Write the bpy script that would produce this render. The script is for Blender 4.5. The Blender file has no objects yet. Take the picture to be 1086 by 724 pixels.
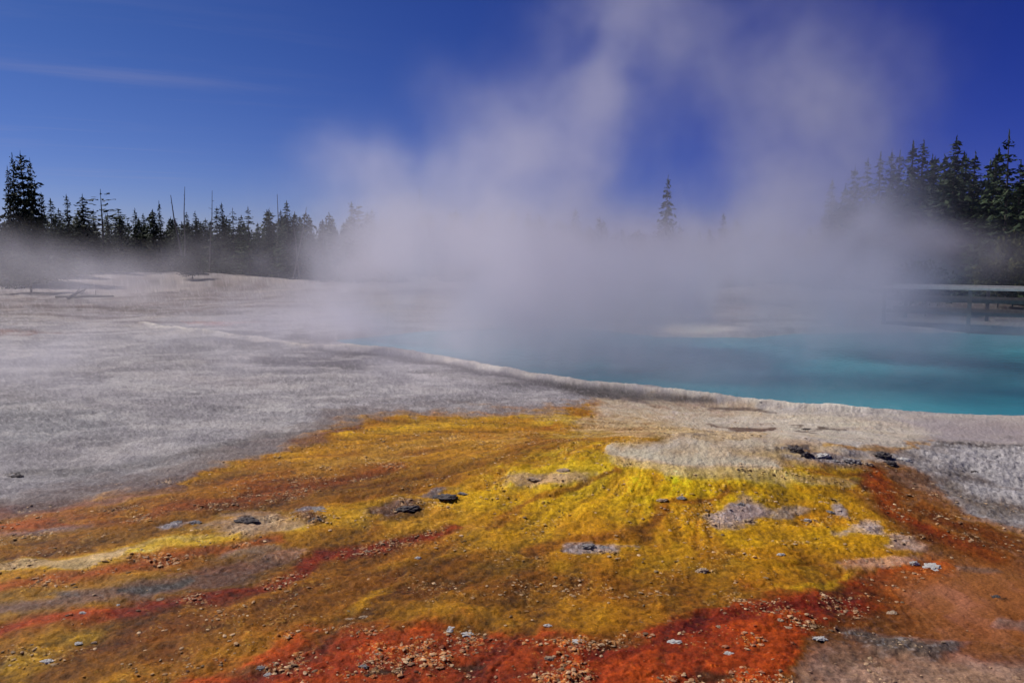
import bpy, math, random
import numpy as np
from mathutils import Vector, noise as mnoise

R = math.radians
scene = bpy.context.scene
COL = scene.collection
rng = np.random.default_rng(7)
random.seed(7)

# ------------------------------------------------------------------ camera
FPX = 845.0                    # focal length in photo pixels (1086 wide)
CAMH = 2.0
PITCH = math.atan(92.0 / FPX)
HFAR = 270.0
cam_d = bpy.data.cameras.new("camera")
cam = bpy.data.objects.new("camera", cam_d)
COL.objects.link(cam)
cam.location = (0, 0, CAMH)
cam.rotation_euler = (R(90) - PITCH, 0, 0)
cam_d.sensor_width = 36
cam_d.lens = 36 * FPX / 1086
cam_d.clip_start = 0.05
cam_d.clip_end = 8000
scene.camera = cam
CP, SP = math.cos(PITCH), math.sin(PITCH)


def project(x, y, z):
    dz = z - CAMH
    f = y * CP - dz * SP
    up = y * SP + dz * CP
    f = np.maximum(f, 1e-3)
    return 543 + FPX * x / f, 362 - FPX * up / f


def at(px, py, Y):
    """world point seen at a photo pixel, at distance Y ahead"""
    a = (px - 543) / FPX
    b = (362 - py) / FPX
    dy = CP + b * SP
    dz = -SP + b * CP
    t = Y / dy
    return Vector((a * t, Y, CAMH + dz * t))


def ground_at(px, py, z=0.0):
    a = (px - 543) / FPX
    b = (362 - py) / FPX
    dy = CP + b * SP
    dz = -SP + b * CP
    t = (z - CAMH) / dz
    return (a * t, dy * t)


# ------------------------------------------------------------------ noise
_perm = rng.permutation(512).astype(np.int64)
_ang = rng.random(512) * 2 * np.pi
_gx, _gy = np.cos(_ang), np.sin(_ang)


def perlin(x, y, seed=0):
    xi = np.floor(x).astype(np.int64)
    yi = np.floor(y).astype(np.int64)
    xf, yf = x - xi, y - yi
    u = xf * xf * xf * (xf * (xf * 6 - 15) + 10)
    v = yf * yf * yf * (yf * (yf * 6 - 15) + 10)

    def g(a, b, dx, dy):
        h = _perm[(_perm[(a + seed * 37) & 511] + b) & 511]
        return _gx[h] * dx + _gy[h] * dy
    n00 = g(xi, yi, xf, yf)
    n10 = g(xi + 1, yi, xf - 1, yf)
    n01 = g(xi, yi + 1, xf, yf - 1)
    n11 = g(xi + 1, yi + 1, xf - 1, yf - 1)
    a = n00 + u * (n10 - n00)
    b = n01 + u * (n11 - n01)
    return (a + v * (b - a)) * 1.5


def fbm(x, y, seed=0, octv=4, gain=0.5, lac=2.03):
    s = np.zeros_like(x)
    a = 1.0
    for i in range(octv):
        s += a * perlin(x, y, seed + i * 5)
        x = x * lac + 13.7
        y = y * lac - 7.3
        a *= gain
    return s


def sst(e0, e1, x):
    t = np.clip((x - e0) / (e1 - e0), 0, 1)
    return t * t * (3 - 2 * t)


def poly_sd(px, py, poly):
    """signed distance, positive inside"""
    d = np.full(px.shape, 1e18)
    inside = np.zeros(px.shape, bool)
    n = len(poly)
    for i in range(n):
        ax, ay = poly[i]
        bx, by = poly[(i + 1) % n]
        ex, ey = bx - ax, by - ay
        wx, wy = px - ax, py - ay
        t = np.clip((wx * ex + wy * ey) / (ex * ex + ey * ey + 1e-12), 0, 1)
        d = np.minimum(d, (wx - t * ex) ** 2 + (wy - t * ey) ** 2)
        c = ((ay <= py) & (by > py)) | ((by <= py) & (ay > py))
        with np.errstate(divide='ignore', invalid='ignore'):
            xx = ax + (py - ay) * ex / (ey if abs(ey) > 1e-12 else 1e-12)
        inside ^= c & (px < xx)
    d = np.sqrt(d)
    return np.where(inside, d, -d)


def line_d(px, py, pts, vs=1.0):
    """distance to polyline minus interpolated width; returns d/w.
    vs stretches the vertical axis"""
    best = np.full(px.shape, 1e18)
    for i in range(len(pts) - 1):
        ax, ay, aw = pts[i]
        bx, by, bw = pts[i + 1]
        ex, ey = bx - ax, (by - ay) * vs
        wx, wy = px - ax, (py - ay) * vs
        t = np.clip((wx * ex + wy * ey) / (ex * ex + ey * ey + 1e-12), 0, 1)
        d = np.sqrt((wx - t * ex) ** 2 + (wy - t * ey) ** 2)
        best = np.minimum(best, d / (aw + t * (bw - aw)) / vs if False else d / (aw + t * (bw - aw)))
    return best


def sRGB(c):
    c = np.asarray(c, float) / 255.0
    return np.where(c <= 0.04045, c / 12.92, ((c + 0.055) / 1.055) ** 2.4)


# ------------------------------------------------------------------ pool outline (ground metres)
WATER_Z = -0.10
near_px = [(395, 357), (350, 361), (372, 367), (430, 374), (500, 385), (560, 397), (620, 406), (700, 414), (780, 424),
           (850, 433), (920, 437), (990, 441), (1086, 445), (1250, 450)]
far_px = [(1400, 425), (1380, 362), (1200, 357), (1060, 353), (930, 352), (840, 354), (800, 358), (700, 357), (640, 350),
          (540, 347), (450, 351)]
POOL = [ground_at(p[0], p[1], WATER_Z) for p in near_px + far_px]
LIP = [ground_at(*p, 0.03) + (0.13,) for p in
       [(150, 340), (200, 350), (270, 358), (330, 366), (372, 366), (430, 372), (500, 383), (560, 395), (620, 404), (700, 412),
        (780, 421.5), (850, 430), (920, 434)]]
LIP = [(a, b, w * (0.8 if i > 8 else 1.15)) for i, (a, b, w) in enumerate(LIP)]

MX, MY = ground_at(720, 505)           # the sulphur-yellow mound


def macro_h(x, y):
    """large relief, metres"""
    r = np.hypot(x, y)
    h = 0.05 * fbm(x / 3.1, y / 3.1, 3, 3) * sst(2, 6, r)
    h = h + 0.22 * fbm(x / 26, y / 26, 9, 2) * sst(16, 45, r)
    h = h + 3.0 * sst(90, 400, r) + 14 * sst(300, 2500, r)
    # hillock in the left field
    hx, hy = -27.0, 60.0
    h = h + 0.55 * np.exp(-((x - hx) / 13) ** 2 - ((y - hy) / 9) ** 2)
    # mound
    h = h + 0.22 * np.exp(-((x - MX) / 2.1) ** 2 - ((y - MY - .2) / 1.15) ** 2)
    h = h + 0.05 * np.exp(-((x - 3.2) / 1.2) ** 2 - ((y - 8.0) / .8) ** 2)
    sd = poly_sd(x, y, POOL)
    # keep shore level near the water and sink the bed
    near = np.exp(-np.maximum(-sd, 0) / 0.8)
    h = h * (1 - near)
    bed = -0.11 - 0.75 * sst(0.0, 2.2, sd)
    h = np.where(sd > 0, bed - 0.0, h + (-0.11) * np.exp(-np.maximum(-sd, 0) / 0.10))
    ld = line_d(x, y, LIP)
    h = h + np.where(ld < 6, (0.055 + .022 * perlin(x / .45, y / .45, 12)) * np.exp(-ld ** 2), 0)
    # shallow trough in front of the lip
    h = h - 0.05 * np.exp(-((line_d(x, y - 0.0, [(a, b - .5, .35) for a, b, w in LIP[3:11]])) ** 2))
    return h, sd


# ------------------------------------------------------------------ ground mesh
ang_f = np.linspace(R(-50), R(50), 1400)
ang_b = np.linspace(R(50), R(310), 130)[1:-1]
ang = np.concatenate([ang_f, ang_b])            # 0 = straight ahead
inv = np.linspace(1 / 2.9, 1 / 48.0, 520)
rad = np.concatenate([[0.15, 0.6, 1.1, 1.6, 2.1, 2.5], 1 / inv, np.geomspace(50, 5000, 70)])
NA, NR = len(ang), len(rad)
A, RR = np.meshgrid(ang, rad)
X = (RR * np.sin(A)).ravel()
Y = (RR * np.cos(A)).ravel()
H, SD = macro_h(X, Y)

# --- world-space domain warp, then paint the mineral zones
front = (Y > 2.0) & (RR.ravel() < 120)
wscale = np.clip(RR.ravel() / 9.0, 0.6, 5)
wx = 0.34 * fbm(X / 1.1, Y / 1.1, 20, 5, .55) * wscale
wy = 0.20 * fbm(X / 1.1, Y / 1.1, 40, 5, .55) * wscale
sdd = np.exp(-np.abs(SD) / 1.2)
lipd = line_d(X, Y, LIP)
damp = 1 - 0.85 * np.exp(-(lipd / 4) ** 2)
U, V = project(X + wx * damp, Y + wy * damp, H)
U = np.where(Y > 1.5, U, 543 + X * 400)
V = np.where(Y > 1.5, V, 900.0)
U0, V0 = project(X, Y, H)
N = len(X)
Rr = RR.ravel()

n1 = fbm(X / 0.22, Y / 0.22, 60, 4, .6)         # clumps
n2 = fbm(X / 0.055, Y / 0.055, 70, 3, .65)      # grain
n3 = fbm(X / 0.9, Y / 0.9, 80, 4, .55)
AX, AY = ground_at(745, 458)
_pt = np.arctan2(X - AX + wx * .30, -(Y - AY) + .30)
_pr = np.hypot(X - AX, Y - AY)
stk = fbm(_pt * 9.0, np.log(_pr + .5) * 2.2 + .3 * n3, 90, 5, .6)   # streaks along the run-off
stk2 = fbm(_pt * 30.0, np.log(_pr + .5) * 4.0, 95, 3, .6)

K = np.array([0.95, 0.98, 1.05])                # display / albedo under this light


def pal(r, g, b):
    return sRGB((r, g, b)) / K


C = np.tile(pal(152, 149, 155), (N, 1))
gran = np.full(N, 0.5)      # height of crusty granules
wet = np.zeros(N)
fleck = np.zeros(N)         # amount of pale flecks


def over(mask, col, g=None, w=None, f=None):
    global C, gran, wet, fleck
    m = np.clip(mask, 0, 1)
    C = C * (1 - m[:, None]) + np.asarray(col)[None, :] * m[:, None]
    if g is not None:
        gran = gran * (1 - m) + g * m
    if w is not None:
        wet = wet * (1 - m) + w * m
    if f is not None:
        fleck = fleck * (1 - m) + f * m


def stroke(pts, col, soft=.75, amp=1.0, ns=.3, sn=.4, **k):
    d = line_d(U, V, [(p[0], p[1], p[2]) for p in pts], 1.35)
    d = d + ns * n1 * .6 + sn * stk * .5
    over((1 - sst(1 - soft, 1 + soft, d)) * amp, pal(*col), **k)


def blob(cx, cy, rx, ry, col, ang=0, soft=.6, amp=1.0, ns=.4, sn=.4, **k):
    a = R(ang)
    dx, dy = U - cx, V - cy
    ex = (dx * math.cos(a) - dy * math.sin(a)) / rx
    ey = (dx * math.sin(a) + dy * math.cos(a)) / ry
    d = np.sqrt(ex * ex + ey * ey) + ns * n1 * .6 + sn * stk * .5
    over((1 - sst(1 - soft, 1 + soft, d)) * amp, pal(*col), **k)


def zone(poly, col, soft=6, amp=1.0, ns=5, **k):
    sd = poly_sd(U, V, poly) + ns * n1 + ns * 1.1 * stk
    soft = soft * 1.7
    over(sst(-soft, soft, sd) * amp, pal(*col), **k)


# ---- grey sinter flats
over(sst(372, 300, V) * .8, pal(132, 123, 124), g=.6)
fs = fbm(X / 9, Y / 1.3, 101, 4)
over(sst(.0, .55, fs) * sst(372, 340, V) * .75, pal(104, 92, 90))
over(sst(.1, .6, -fs) * sst(372, 340, V) * .6, pal(158, 148, 143))
stroke([(-200, 352, 4), (0, 352, 4), (45, 354, 3)], (135, 98, 88), amp=.6)
stroke([(205, 342, 2.5), (260, 343, 3)], (150, 105, 96), amp=.7)
for q in range(9):
    u0, v0 = random.uniform(-50, 330), random.uniform(296, 335)
    stroke([(u0, v0, 1.4), (u0 + random.uniform(40, 120), v0 + random.uniform(-3, 3), 1.6)], (84, 76, 76), amp=.7)
over(sst(.15, .8, n3) * .30, pal(120, 117, 122))
cr = fbm(X / .55 + n3 * .3, Y / .42, 361, 4, .6)
over(sst(.10, .0, np.abs(cr)) * .35 * sst(30, 10, Rr), pal(104, 100, 106))
over(sst(.25, .9, -n3) * .3, pal(165, 160, 163))
blob(290, 358, 75, 8, (76, 72, 74), amp=.85)
blob(240, 366, 60, 5, (88, 84, 84), amp=.7)
blob(345, 382, 65, 12, (82, 78, 82), amp=.9)
blob(95, 398, 60, 6, (112, 108, 114), amp=.6)
blob(200, 430, 80, 8, (126, 122, 130), amp=.5)
blob(130, 470, 60, 6, (124, 120, 124), amp=.5)
blob(480, 402, 50, 5, (170, 166, 170), amp=.5)
blob(250, 405, 70, 6, (168, 163, 168), amp=.5)
blob(180, 378, 40, 8, (118, 114, 118), amp=.5)
stroke([(450, 395, 4), (560, 408, 6), (640, 418, 8), (740, 425, 5)], (92, 88, 88), amp=.75, soft=.9)
stroke([(140, 345, 2.5), (210, 352, 3), (280, 362, 3)], (168, 162, 160), amp=.7)
blob(500, 425, 70, 6, (118, 114, 120), amp=.5)
blob(30, 450, 90, 22, (128, 130, 136), amp=.6, g=1.0)
blob(50, 500, 30, 2.5, (50, 48, 50), amp=.0)
pl = fbm(X / 1.3 + .4 * n3, Y / .95, 371, 5, .6)
over(sst(.12, .32, pl) * .45 * sst(320, 350, V), pal(182, 178, 180))
over(sst(.10, .30, -pl) * .40 * sst(320, 350, V), pal(116, 113, 120), g=.9)
pl2 = fbm(X / .35, Y / .28, 375, 4, .6)
over(sst(.25, .45, pl2) * .22 * sst(22, 9, Rr), pal(96, 92, 98), g=1.0)
over(sst(.25, .45, -pl2) * .22 * sst(22, 9, Rr), pal(186, 184, 186), g=.3)
# ---- dark damp margin above the mat
MAT = [(-900, 640), (-200, 572), (0, 552), (100, 534), (200, 512), (300, 482), (345, 455), (400, 443), (460, 439), (545, 441),
       (600, 431), (650, 424), (720, 424), (800, 432), (845, 468), (905, 480), (985, 500), (1040, 540), (1130, 600), (1400, 690),
       (1800, 1100), (-1400, 1100)]
up = [(p[0], p[1] - 26 + 9 * (p[0] > 330) + 9 * (p[0] > 430)) for p in MAT[:10]] + MAT[10:]
zone(up, (112, 100, 98), soft=7, ns=5, amp=.8, g=.45)
stroke([(0, 508, 6), (100, 497, 6), (230, 476, 5), (330, 458, 4), (400, 441, 3)], (88, 86, 88), amp=.45)
# ---- bacterial mat, base
zone(MAT, (160, 112, 32), soft=5, ns=4, g=.55, w=.5, f=.45)
# margin, brown to red
stroke([(-300, 585, 12), (0, 546, 11), (100, 538, 9), (200, 517, 8), (300, 490, 8), (345, 465, 7), (370, 452, 5)], (112, 74, 60), amp=.85)
stroke([(-300, 615, 20), (0, 566, 15), (130, 549, 13), (260, 528, 12), (330, 510, 9), (430, 492, 6)], (148, 78, 50), amp=.9, f=.8)
stroke([(0, 563, 5), (60, 556, 4), (130, 548, 4)], (165, 84, 40), amp=.8)
stroke([(90, 553, 4), (170, 540, 4), (250, 520, 5), (320, 498, 5)], (176, 118, 30), amp=.8)
stroke([(200, 518, 4), (280, 494, 6), (340, 478, 7), (420, 462, 6)], (178, 128, 42), amp=.8)
for a in [(60, 562, 40, 4), (20, 575, 40, 6), (190, 513, 22, 4), (120, 516, 26, 3), (55, 537, 20, 3), (180, 514, 30, 4)]:
    blob(a[0], a[1], a[2], a[3], (108, 96, 96), ang=8, amp=.75, f=1)
stroke([(330, 495, 10), (400, 484, 12), (480, 470, 12), (560, 462, 8)], (170, 124, 72), amp=.85, f=.9)
stroke([(380, 458, 8), (440, 450, 9), (520, 448, 8), (590, 448, 5)], (182, 142, 52), amp=.75)
stroke([(560, 445, 6), (610, 446, 7), (700, 450, 7)], (165, 140, 90), amp=.6, g=1, f=1)
stroke([(590, 452, 5), (650, 455, 4), (670, 455, 4)], (182, 120, 30), amp=.8)
# brown-gold run-off
stroke([(-100, 596, 12), (0, 587, 12), (120, 572, 12), (260, 543, 12), (400, 515, 15), (480, 500, 16), (560, 480, 14), (600, 468, 8)],
       (132, 88, 20), amp=.9)
stroke([(0, 578, 5), (100, 562, 6), (200, 545, 5)], (150, 104, 30), amp=.7)
stroke([(-60, 606, 6), (60, 600, 8), (130, 590, 7), (200, 575, 6), (230, 570, 4)], (170, 146, 100), amp=.85, f=1)
stroke([(150, 586, 4), (250, 566, 5), (330, 562, 4)], (180, 140, 60), amp=.7)
blob(275, 557, 52, 13, (164, 140, 116), ang=5, amp=.9, f=1, g=.9)
blob(390, 545, 60, 12, (176, 140, 62), ang=8, amp=.7)
blob(462, 548, 50, 18, (182, 138, 70), ang=20, amp=.7, f=1)
stroke([(-100, 640, 8), (0, 628, 9), (100, 610, 9), (200, 588, 8), (300, 574, 7)], (162, 82, 48), amp=.9, f=1)
stroke([(350, 590, 6), (430, 572, 7), (500, 560, 7), (560, 550, 5)], (172, 120, 72), amp=.8, f=1)
# dusky channel
stroke([(-200, 690, 16), (-50, 660, 16), (60, 645, 16), (160, 622, 17), (250, 606, 15), (310, 592, 9)], (102, 76, 62), amp=.95, f=.1, w=.7)
stroke([(130, 628, 4), (170, 623, 6), (200, 615, 4)], (60, 62, 62), amp=.8)
blob(76, 634, 16, 6, (62, 60, 60), amp=.8)
stroke([(230, 590, 6), (300, 585, 5)], (108, 98, 90), amp=.6, f=.8)
stroke([(190, 606, 3), (260, 600, 4)], (126, 84, 62), amp=.7)
# oxblood strip
stroke([(-200, 710, 9), (-50, 684, 9), (50, 664, 9), (140, 648, 9), (220, 632, 8), (300, 616, 7), (350, 592, 9), (410, 576, 6), (470, 562, 4)],
       (132, 48, 20), amp=.95, ns=.45, sn=.5, f=.7)
# broad gold
stroke([(-200, 790, 30), (0, 730, 36), (150, 690, 36), (300, 656, 34), (430, 625, 32), (560, 610, 38), (700, 600, 40)], (136, 87, 12), amp=.9, f=.5)
stroke([(120, 672, 8), (220, 655, 12), (330, 640, 14), (440, 612, 10), (520, 590, 12)], (126, 78, 12), amp=.7)
stroke([(330, 620, 8), (430, 598, 9), (520, 575, 10), (560, 560, 8)], (158, 112, 20), amp=.6)
stroke([(10, 715, 20), (50, 690, 16), (90, 676, 9)], (166, 130, 52), amp=.8, f=.8)
stroke([(380, 650, 5), (405, 638, 7), (420, 630, 4)], (178, 132, 46), amp=.7)
# sulphur yellow mound
blob(690, 540, 175, 62, (176, 134, 18), amp=.9, f=.7)
blob(690, 508, 130, 32, (196, 166, 62), amp=.85, f=.9, g=.8)
blob(600, 500, 60, 18, (180, 154, 62), amp=.7, g=.9, f=1)
blob(545, 520, 50, 10, (186, 150, 40), ang=25, amp=.7)
blob(740, 520, 90, 14, (196, 164, 40), amp=.8)
blob(850, 560, 75, 45, (176, 134, 26), amp=.75, f=1, g=1)
stroke([(520, 560, 5), (590, 520, 5), (640, 498, 4)], (160, 98, 16), amp=.7)
stroke([(560, 590, 6), (680, 560, 8), (720, 535, 6), (760, 520, 4)], (156, 98, 12), amp=.75)
stroke([(640, 600, 9), (760, 590, 9), (860, 600, 9)], (164, 116, 18), amp=.6)
stroke([(800, 628, 4), (880, 630, 4), (925, 612, 5)], (186, 150, 58), amp=.6)
blob(620, 640, 40, 12, (176, 126, 44), amp=.75)
blob(570, 508, 40, 8, (166, 136, 112), ang=8, amp=.7, f=1, g=1.3)
# pale silica apron on top
zone([(640, 424), (700, 418), (800, 428), (900, 437), (1000, 441), (1400, 446), (1500, 475), (1000, 474), (920, 478), (860, 474), (830, 490),
      (760, 498), (700, 492), (655, 478), (690, 462), (640, 450)], (182, 172, 158), soft=13, ns=6, amp=.9, g=.18, w=.1, f=.3)
zone([(960, 444), (1400, 448), (1500, 472), (1000, 472)], (150, 141, 147), soft=7, ns=1, amp=.85, g=.05, w=.5, f=0)
blob(670, 455, 60, 14, (170, 142, 92), amp=.7, f=.8)
blob(800, 486, 90, 10, (186, 172, 130), amp=.6, g=.15)
blob(850, 447, 70, 6, (182, 172, 156), amp=.6, g=.5)
stroke([(640, 474, 5), (690, 482, 8), (750, 490, 8), (830, 495, 6)], (186, 180, 160), amp=.85)
stroke([(640, 488, 8), (700, 500, 9), (780, 504, 9), (850, 506, 8), (900, 512, 5)], (184, 164, 104), amp=.75, f=.9)
stroke([(770, 445, 5), (850, 455, 4), (940, 470, 3)], (182, 174, 164), amp=.6)
stroke([(690, 466, 2.5), (640, 468, 3), (560, 468, 3)], (160, 112, 50), amp=.7)
stroke([(700, 455, 6), (760, 460, 6), (800, 465, 4)], (172, 150, 92), amp=.5, f=1, g=1)
stroke([(775, 451, 2.5), (800, 454, 3.5), (822, 455, 2)], (92, 70, 62), amp=.9, ns=.1)
stroke([(740, 431, 1.6), (790, 434, 2), (830, 438, 1.2)], (96, 82, 76), amp=.85, ns=.1)
stroke([(848, 455, 1.4), (864, 455, 1.6)], (84, 70, 62), amp=.9, ns=.1)
blob(742, 459, 10, 2, (110, 98, 92), amp=.7)
stroke([(960, 470, 2.5), (1000, 470, 2.5)], (178, 130, 50), amp=.7)
stroke([(880, 474, 2), (960, 474, 3)], (170, 130, 60), amp=.8)
# rusty ground on the right
zone([(880, 490), (985, 495), (1050, 545), (1140, 610), (1300, 700), (1500, 1100), (700, 1100), (820, 690), (880, 650), (930, 620), (950, 560), (905, 520)],
     (118, 76, 54), soft=8, ns=6, amp=.95, f=.4, g=.5, w=.3)
stroke([(850, 478, 6), (930, 500, 9), (1000, 515, 10)], (110, 84, 66), amp=.7)
stroke([(905, 498, 8), (950, 530, 14), (985, 560, 18), (1040, 590, 12)], (132, 60, 20), amp=.85, f=.6)
stroke([(1000, 540, 7), (1060, 570, 8), (1130, 610, 8)], (120, 62, 32), amp=.8)
# red zone along the bottom
zone([(120, 760), (190, 716), (260, 690), (330, 672), (420, 662), (500, 664), (560, 660), (610, 672), (680, 662), (740, 640), (800, 634), (880, 640),
      (930, 622), (950, 590), (985, 590), (990, 615), (930, 655), (860, 672), (840, 700), (820, 1000), (100, 1000)],
     (150, 62, 18), soft=6, ns=6, amp=.95, f=1, g=.8, w=.5)
stroke([(620, 690, 14), (720, 670, 16), (830, 645, 10), (900, 640, 10), (950, 615, 12)], (110, 34, 12), amp=.8, f=.5)
stroke([(230, 724, 12), (380, 700, 12), (500, 715, 10), (620, 712, 10)], (116, 42, 16), amp=.6)
stroke([(360, 712, 4), (400, 709, 4)], (60, 48, 26), amp=.8)
stroke([(450, 703, 3), (490, 702, 3)], (66, 46, 26), amp=.7)
stroke([(760, 714, 6), (790, 716, 5)], (60, 48, 32), amp=.7)
blob(240, 712, 40, 6, (84, 56, 40), amp=.7)
stroke([(660, 652, 4), (760, 640, 4), (820, 626, 3)], (176, 122, 60), amp=.6, f=1)
blob(640, 672, 50, 8, (150, 96, 48), amp=.6, f=1)
# tan clay, grey grit, bottom right
blob(1030, 640, 85, 52, (146, 90, 64), amp=.97, g=.08, f=0, w=.3, ns=.2, sn=.15)
zone([(840, 1000), (850, 705), (880, 690), (960, 690), (1040, 700), (1200, 690), (1500, 1000)], (142, 114, 94), soft=8, amp=.85, g=.35, f=.4)
stroke([(880, 676, 5), (930, 686, 9), (1000, 690, 9), (1020, 686, 5)], (84, 76, 72), amp=.9, g=1.2, f=.6)
stroke([(1040, 655, 5), (1100, 665, 8), (1200, 680, 8)], (130, 106, 96), amp=.7, g=.5)
stroke([(990, 598, 3), (1040, 601, 3)], (96, 78, 62), amp=.7)
# grey-white slope far right
zone([(935, 474), (1000, 472), (1400, 468), (1500, 640), (1200, 600), (1086, 562), (1040, 530), (990, 505), (950, 488)], (92, 80, 72), soft=7, ns=5, amp=.9, g=.8, f=.4)
zone([(950, 478), (1000, 474), (1400, 470), (1500, 590), (1200, 560), (1086, 530), (1030, 508), (975, 495)], (160, 157, 162), soft=6, ns=5, amp=.95, g=1.3, f=.2, w=0)
stroke([(1010, 473, 3), (1120, 474, 3.5), (1200, 476, 4)], (70, 64, 64), amp=.7, g=1.5)
stroke([(960, 492, 2), (1020, 505, 2.5)], (60, 56, 56), amp=.6)
# crust islands
for a in [(338, 548, 17, 11, (84, 46, 34)), (262, 553, 14, 3.5, (66, 52, 48)), (434, 540, 24, 9, (88, 58, 50)), (475, 525, 22, 3, (92, 80, 84)),
          (338, 539, 16, 3, (112, 104, 112)), (632, 580, 18, 5, (140, 128, 132)), (790, 545, 22, 17, (158, 140, 142)), (850, 478, 12, 3, (70, 64, 68)),
          (197, 554, 14, 3, (138, 134, 144)), (282, 578, 10, 3, (120, 70, 50)), (318, 590, 22, 5, (160, 120, 90)), (660, 565, 10, 3, (160, 110, 60)),
          (880, 540, 10, 8, (160, 148, 150)), (905, 560, 18, 8, (164, 146, 140)), (935, 575, 18, 10, (158, 130, 118)), (1056, 633, 3, 1.2, (40, 26, 20)),
          (18, 505, 9, 1.5, (46, 44, 46)), (885, 484, 30, 4, (120, 112, 116)), (835, 540, 12, 8, (164, 146, 128)), (925, 600, 26, 8, (165, 120, 90))]:
    blob(a[0], a[1], a[2], a[3], a[4], ang=8, amp=.9, f=1, g=1.5, soft=.5)

stroke([(330, 373, 3), (430, 380, 3), (500, 392, 4), (560, 404, 5), (620, 414, 7), (690, 421, 7), (750, 425, 4)], (78, 74, 74), amp=.85, soft=.9, ns=.1, sn=.15)
over(sst(900, 960, U0) * sst(347, 340, V0) * (Rr < 400), pal(74, 68, 66), g=.6)  # forest soil behind the boardwalk, its shade painted into the ground colour
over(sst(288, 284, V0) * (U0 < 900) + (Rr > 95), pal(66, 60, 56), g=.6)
over(sst(1.0, .3, np.hypot((U0 - 735) / 55, (V0 - 349) / 8)) * (SD < 0), pal(225, 215, 200), g=.3)
# white silica lip
lipn = fbm(X / .35, Y / .35, 381, 4, .65)
lipm = np.exp(-((lipd * 1.35 + .55 * lipn)) ** 2) * (0.75 + .4 * np.clip(fbm(X / .7, Y / .7, 131, 3), -1, 1))
over(np.clip(lipm * 1.25, 0, 1), pal(206, 200, 190), g=.5, f=0)
# submerged bed and stained edge
over(sst(.02, .5, SD), pal(150, 176, 170), g=.1, f=0)

# ---- intrinsic variation: streaks, clumps, grain, flecks
matm = sst(.25, .45, wet) * (1 - np.clip(fleck * 0, 0, 1))
warm = np.clip((C[:, 0] - C[:, 2]) / (C[:, 0] + 1e-6), 0, 1)          # how mineral-stained
vf = np.clip(gran / .4, .25, 1)
lum = 1 + ((0.30 * stk2 + .34 * stk) * warm + .24 * n1 * warm + (.10 + .30 * warm) * n2 + .10 * n3) * vf
C *= np.clip(lum, .35, 1.9)[:, None]
gold = np.clip(C[:, 1] / (C[:, 0] + 1e-6), 0, 1)
w2 = sst(.78, .93, warm)
m_y, m_r = sst(.38, .60, gold), sst(.30, .16, gold)
fr1 = (.76 * (1 - m_y) + 1.18 * m_y) * (1 - m_r) + 1.0 * m_r
fg1 = (.66 * (1 - m_y) + 1.07 * m_y) * (1 - m_r) + .75 * m_r
C[:, 0] *= 1 + w2 * (fr1 - 1)
C[:, 1] *= 1 + w2 * (fg1 - 1)
C[:, 2] *= 1 - .55 * w2
sh = np.clip(.35 * stk + .35 * fbm(X / .35, Y / .35, 141, 3), -1, 1) * warm
C[:, 1] *= 1 + .15 * sh
# run-off channels fanning out from the top of the mound
AX, AY = ground_at(745, 462)
pt = np.arctan2(X - AX + wx * .35, -(Y - AY) + .25)
pr = np.hypot(X - AX, Y - AY)
chn = 0
for kk, (fq, wd) in enumerate(((7.0, .16), (15.0, .20), (31.0, .28))):
    q_ = fbm(pt * fq / 2.2 + .35 * n3, np.log(pr + .4) * 1.3, 300 + kk * 11, 3, .5)
    chn = np.maximum(chn, sst(wd, wd * .2, np.abs(q_)) * (.95 - .2 * kk))
chn = chn * warm * sst(.3, 1.0, pr) * np.clip(.35 + 1.2 * fbm(X / .8, Y / .8, 341, 3), 0, 1)
C = C * (1 - .75 * chn[:, None]) + (C * np.array([.62, .42, .28])) * .75 * chn[:, None]
rdg = sst(.25, .65, fbm(pt * 12 / 2.2 + .3 * n3, np.log(pr + .4) * 1.6, 351, 4, .6)) * warm * sst(.3, 1.0, pr)
C = C * (1 - .4 * rdg[:, None]) + (C * np.array([1.25, 1.32, 1.5]) + .02) * .4 * rdg[:, None]
# rusty threads and yellow films inside the mat
th1 = sst(.10, .5, fbm(_pt * 6.0 + wx * .6, np.log(_pr + .5) * 2.6, 145, 5, .6)) * warm * .55
C = C * (1 - th1[:, None]) + (C * np.array([.72, .52, .45])) * th1[:, None]
th2 = sst(.15, .6, fbm(_pt * 8.0 + wx * .6, np.log(_pr + .5) * 3.0, 147, 5, .6)) * warm * .45
C = C * (1 - th2[:, None]) + (C * np.array([1.22, 1.3, 1.7])) * th2[:, None]
# pale flecks of silica crust, gathered in drifts
fn = .75 * fbm(X / .020, Y / .020, 151, 2, .8) + .45 * fbm(X / .05, Y / .05, 155, 2, .7)
gather = sst(-.15, .75, fbm(X / .40, Y / .40, 161, 5, .65)) * fleck
far_fade = sst(16, 6, Rr)
fm = sst(.50, .78, fn + .42 * gather) * np.clip(.12 * sst(.2, .5, fleck) + gather, 0, 1) * (.35 + .65 * far_fade)
C = C * (1 - .8 * fm[:, None]) + (pal(205, 172, 128)[None, :] * .6 + C * 1.0) * .8 * fm[:, None]
sp = sst(.80, 1.05, .8 * fbm(X / .028, Y / .022, 157, 2, .8) + .35 * n1) * warm * (.3 + .7 * far_fade) * (gran > .3)
C = C * (1 - .7 * sp[:, None]) + (C * 1.6 + pal(150, 100, 60)[None, :] * .55) * .7 * sp[:, None]
fd = sst(.60, .9, -fn + .30 * gather) * np.clip(.2 + gather, 0, 1) * warm
C = C * (1 - .6 * fd[:, None]) + C * .35 * .6 * fd[:, None]
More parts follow.
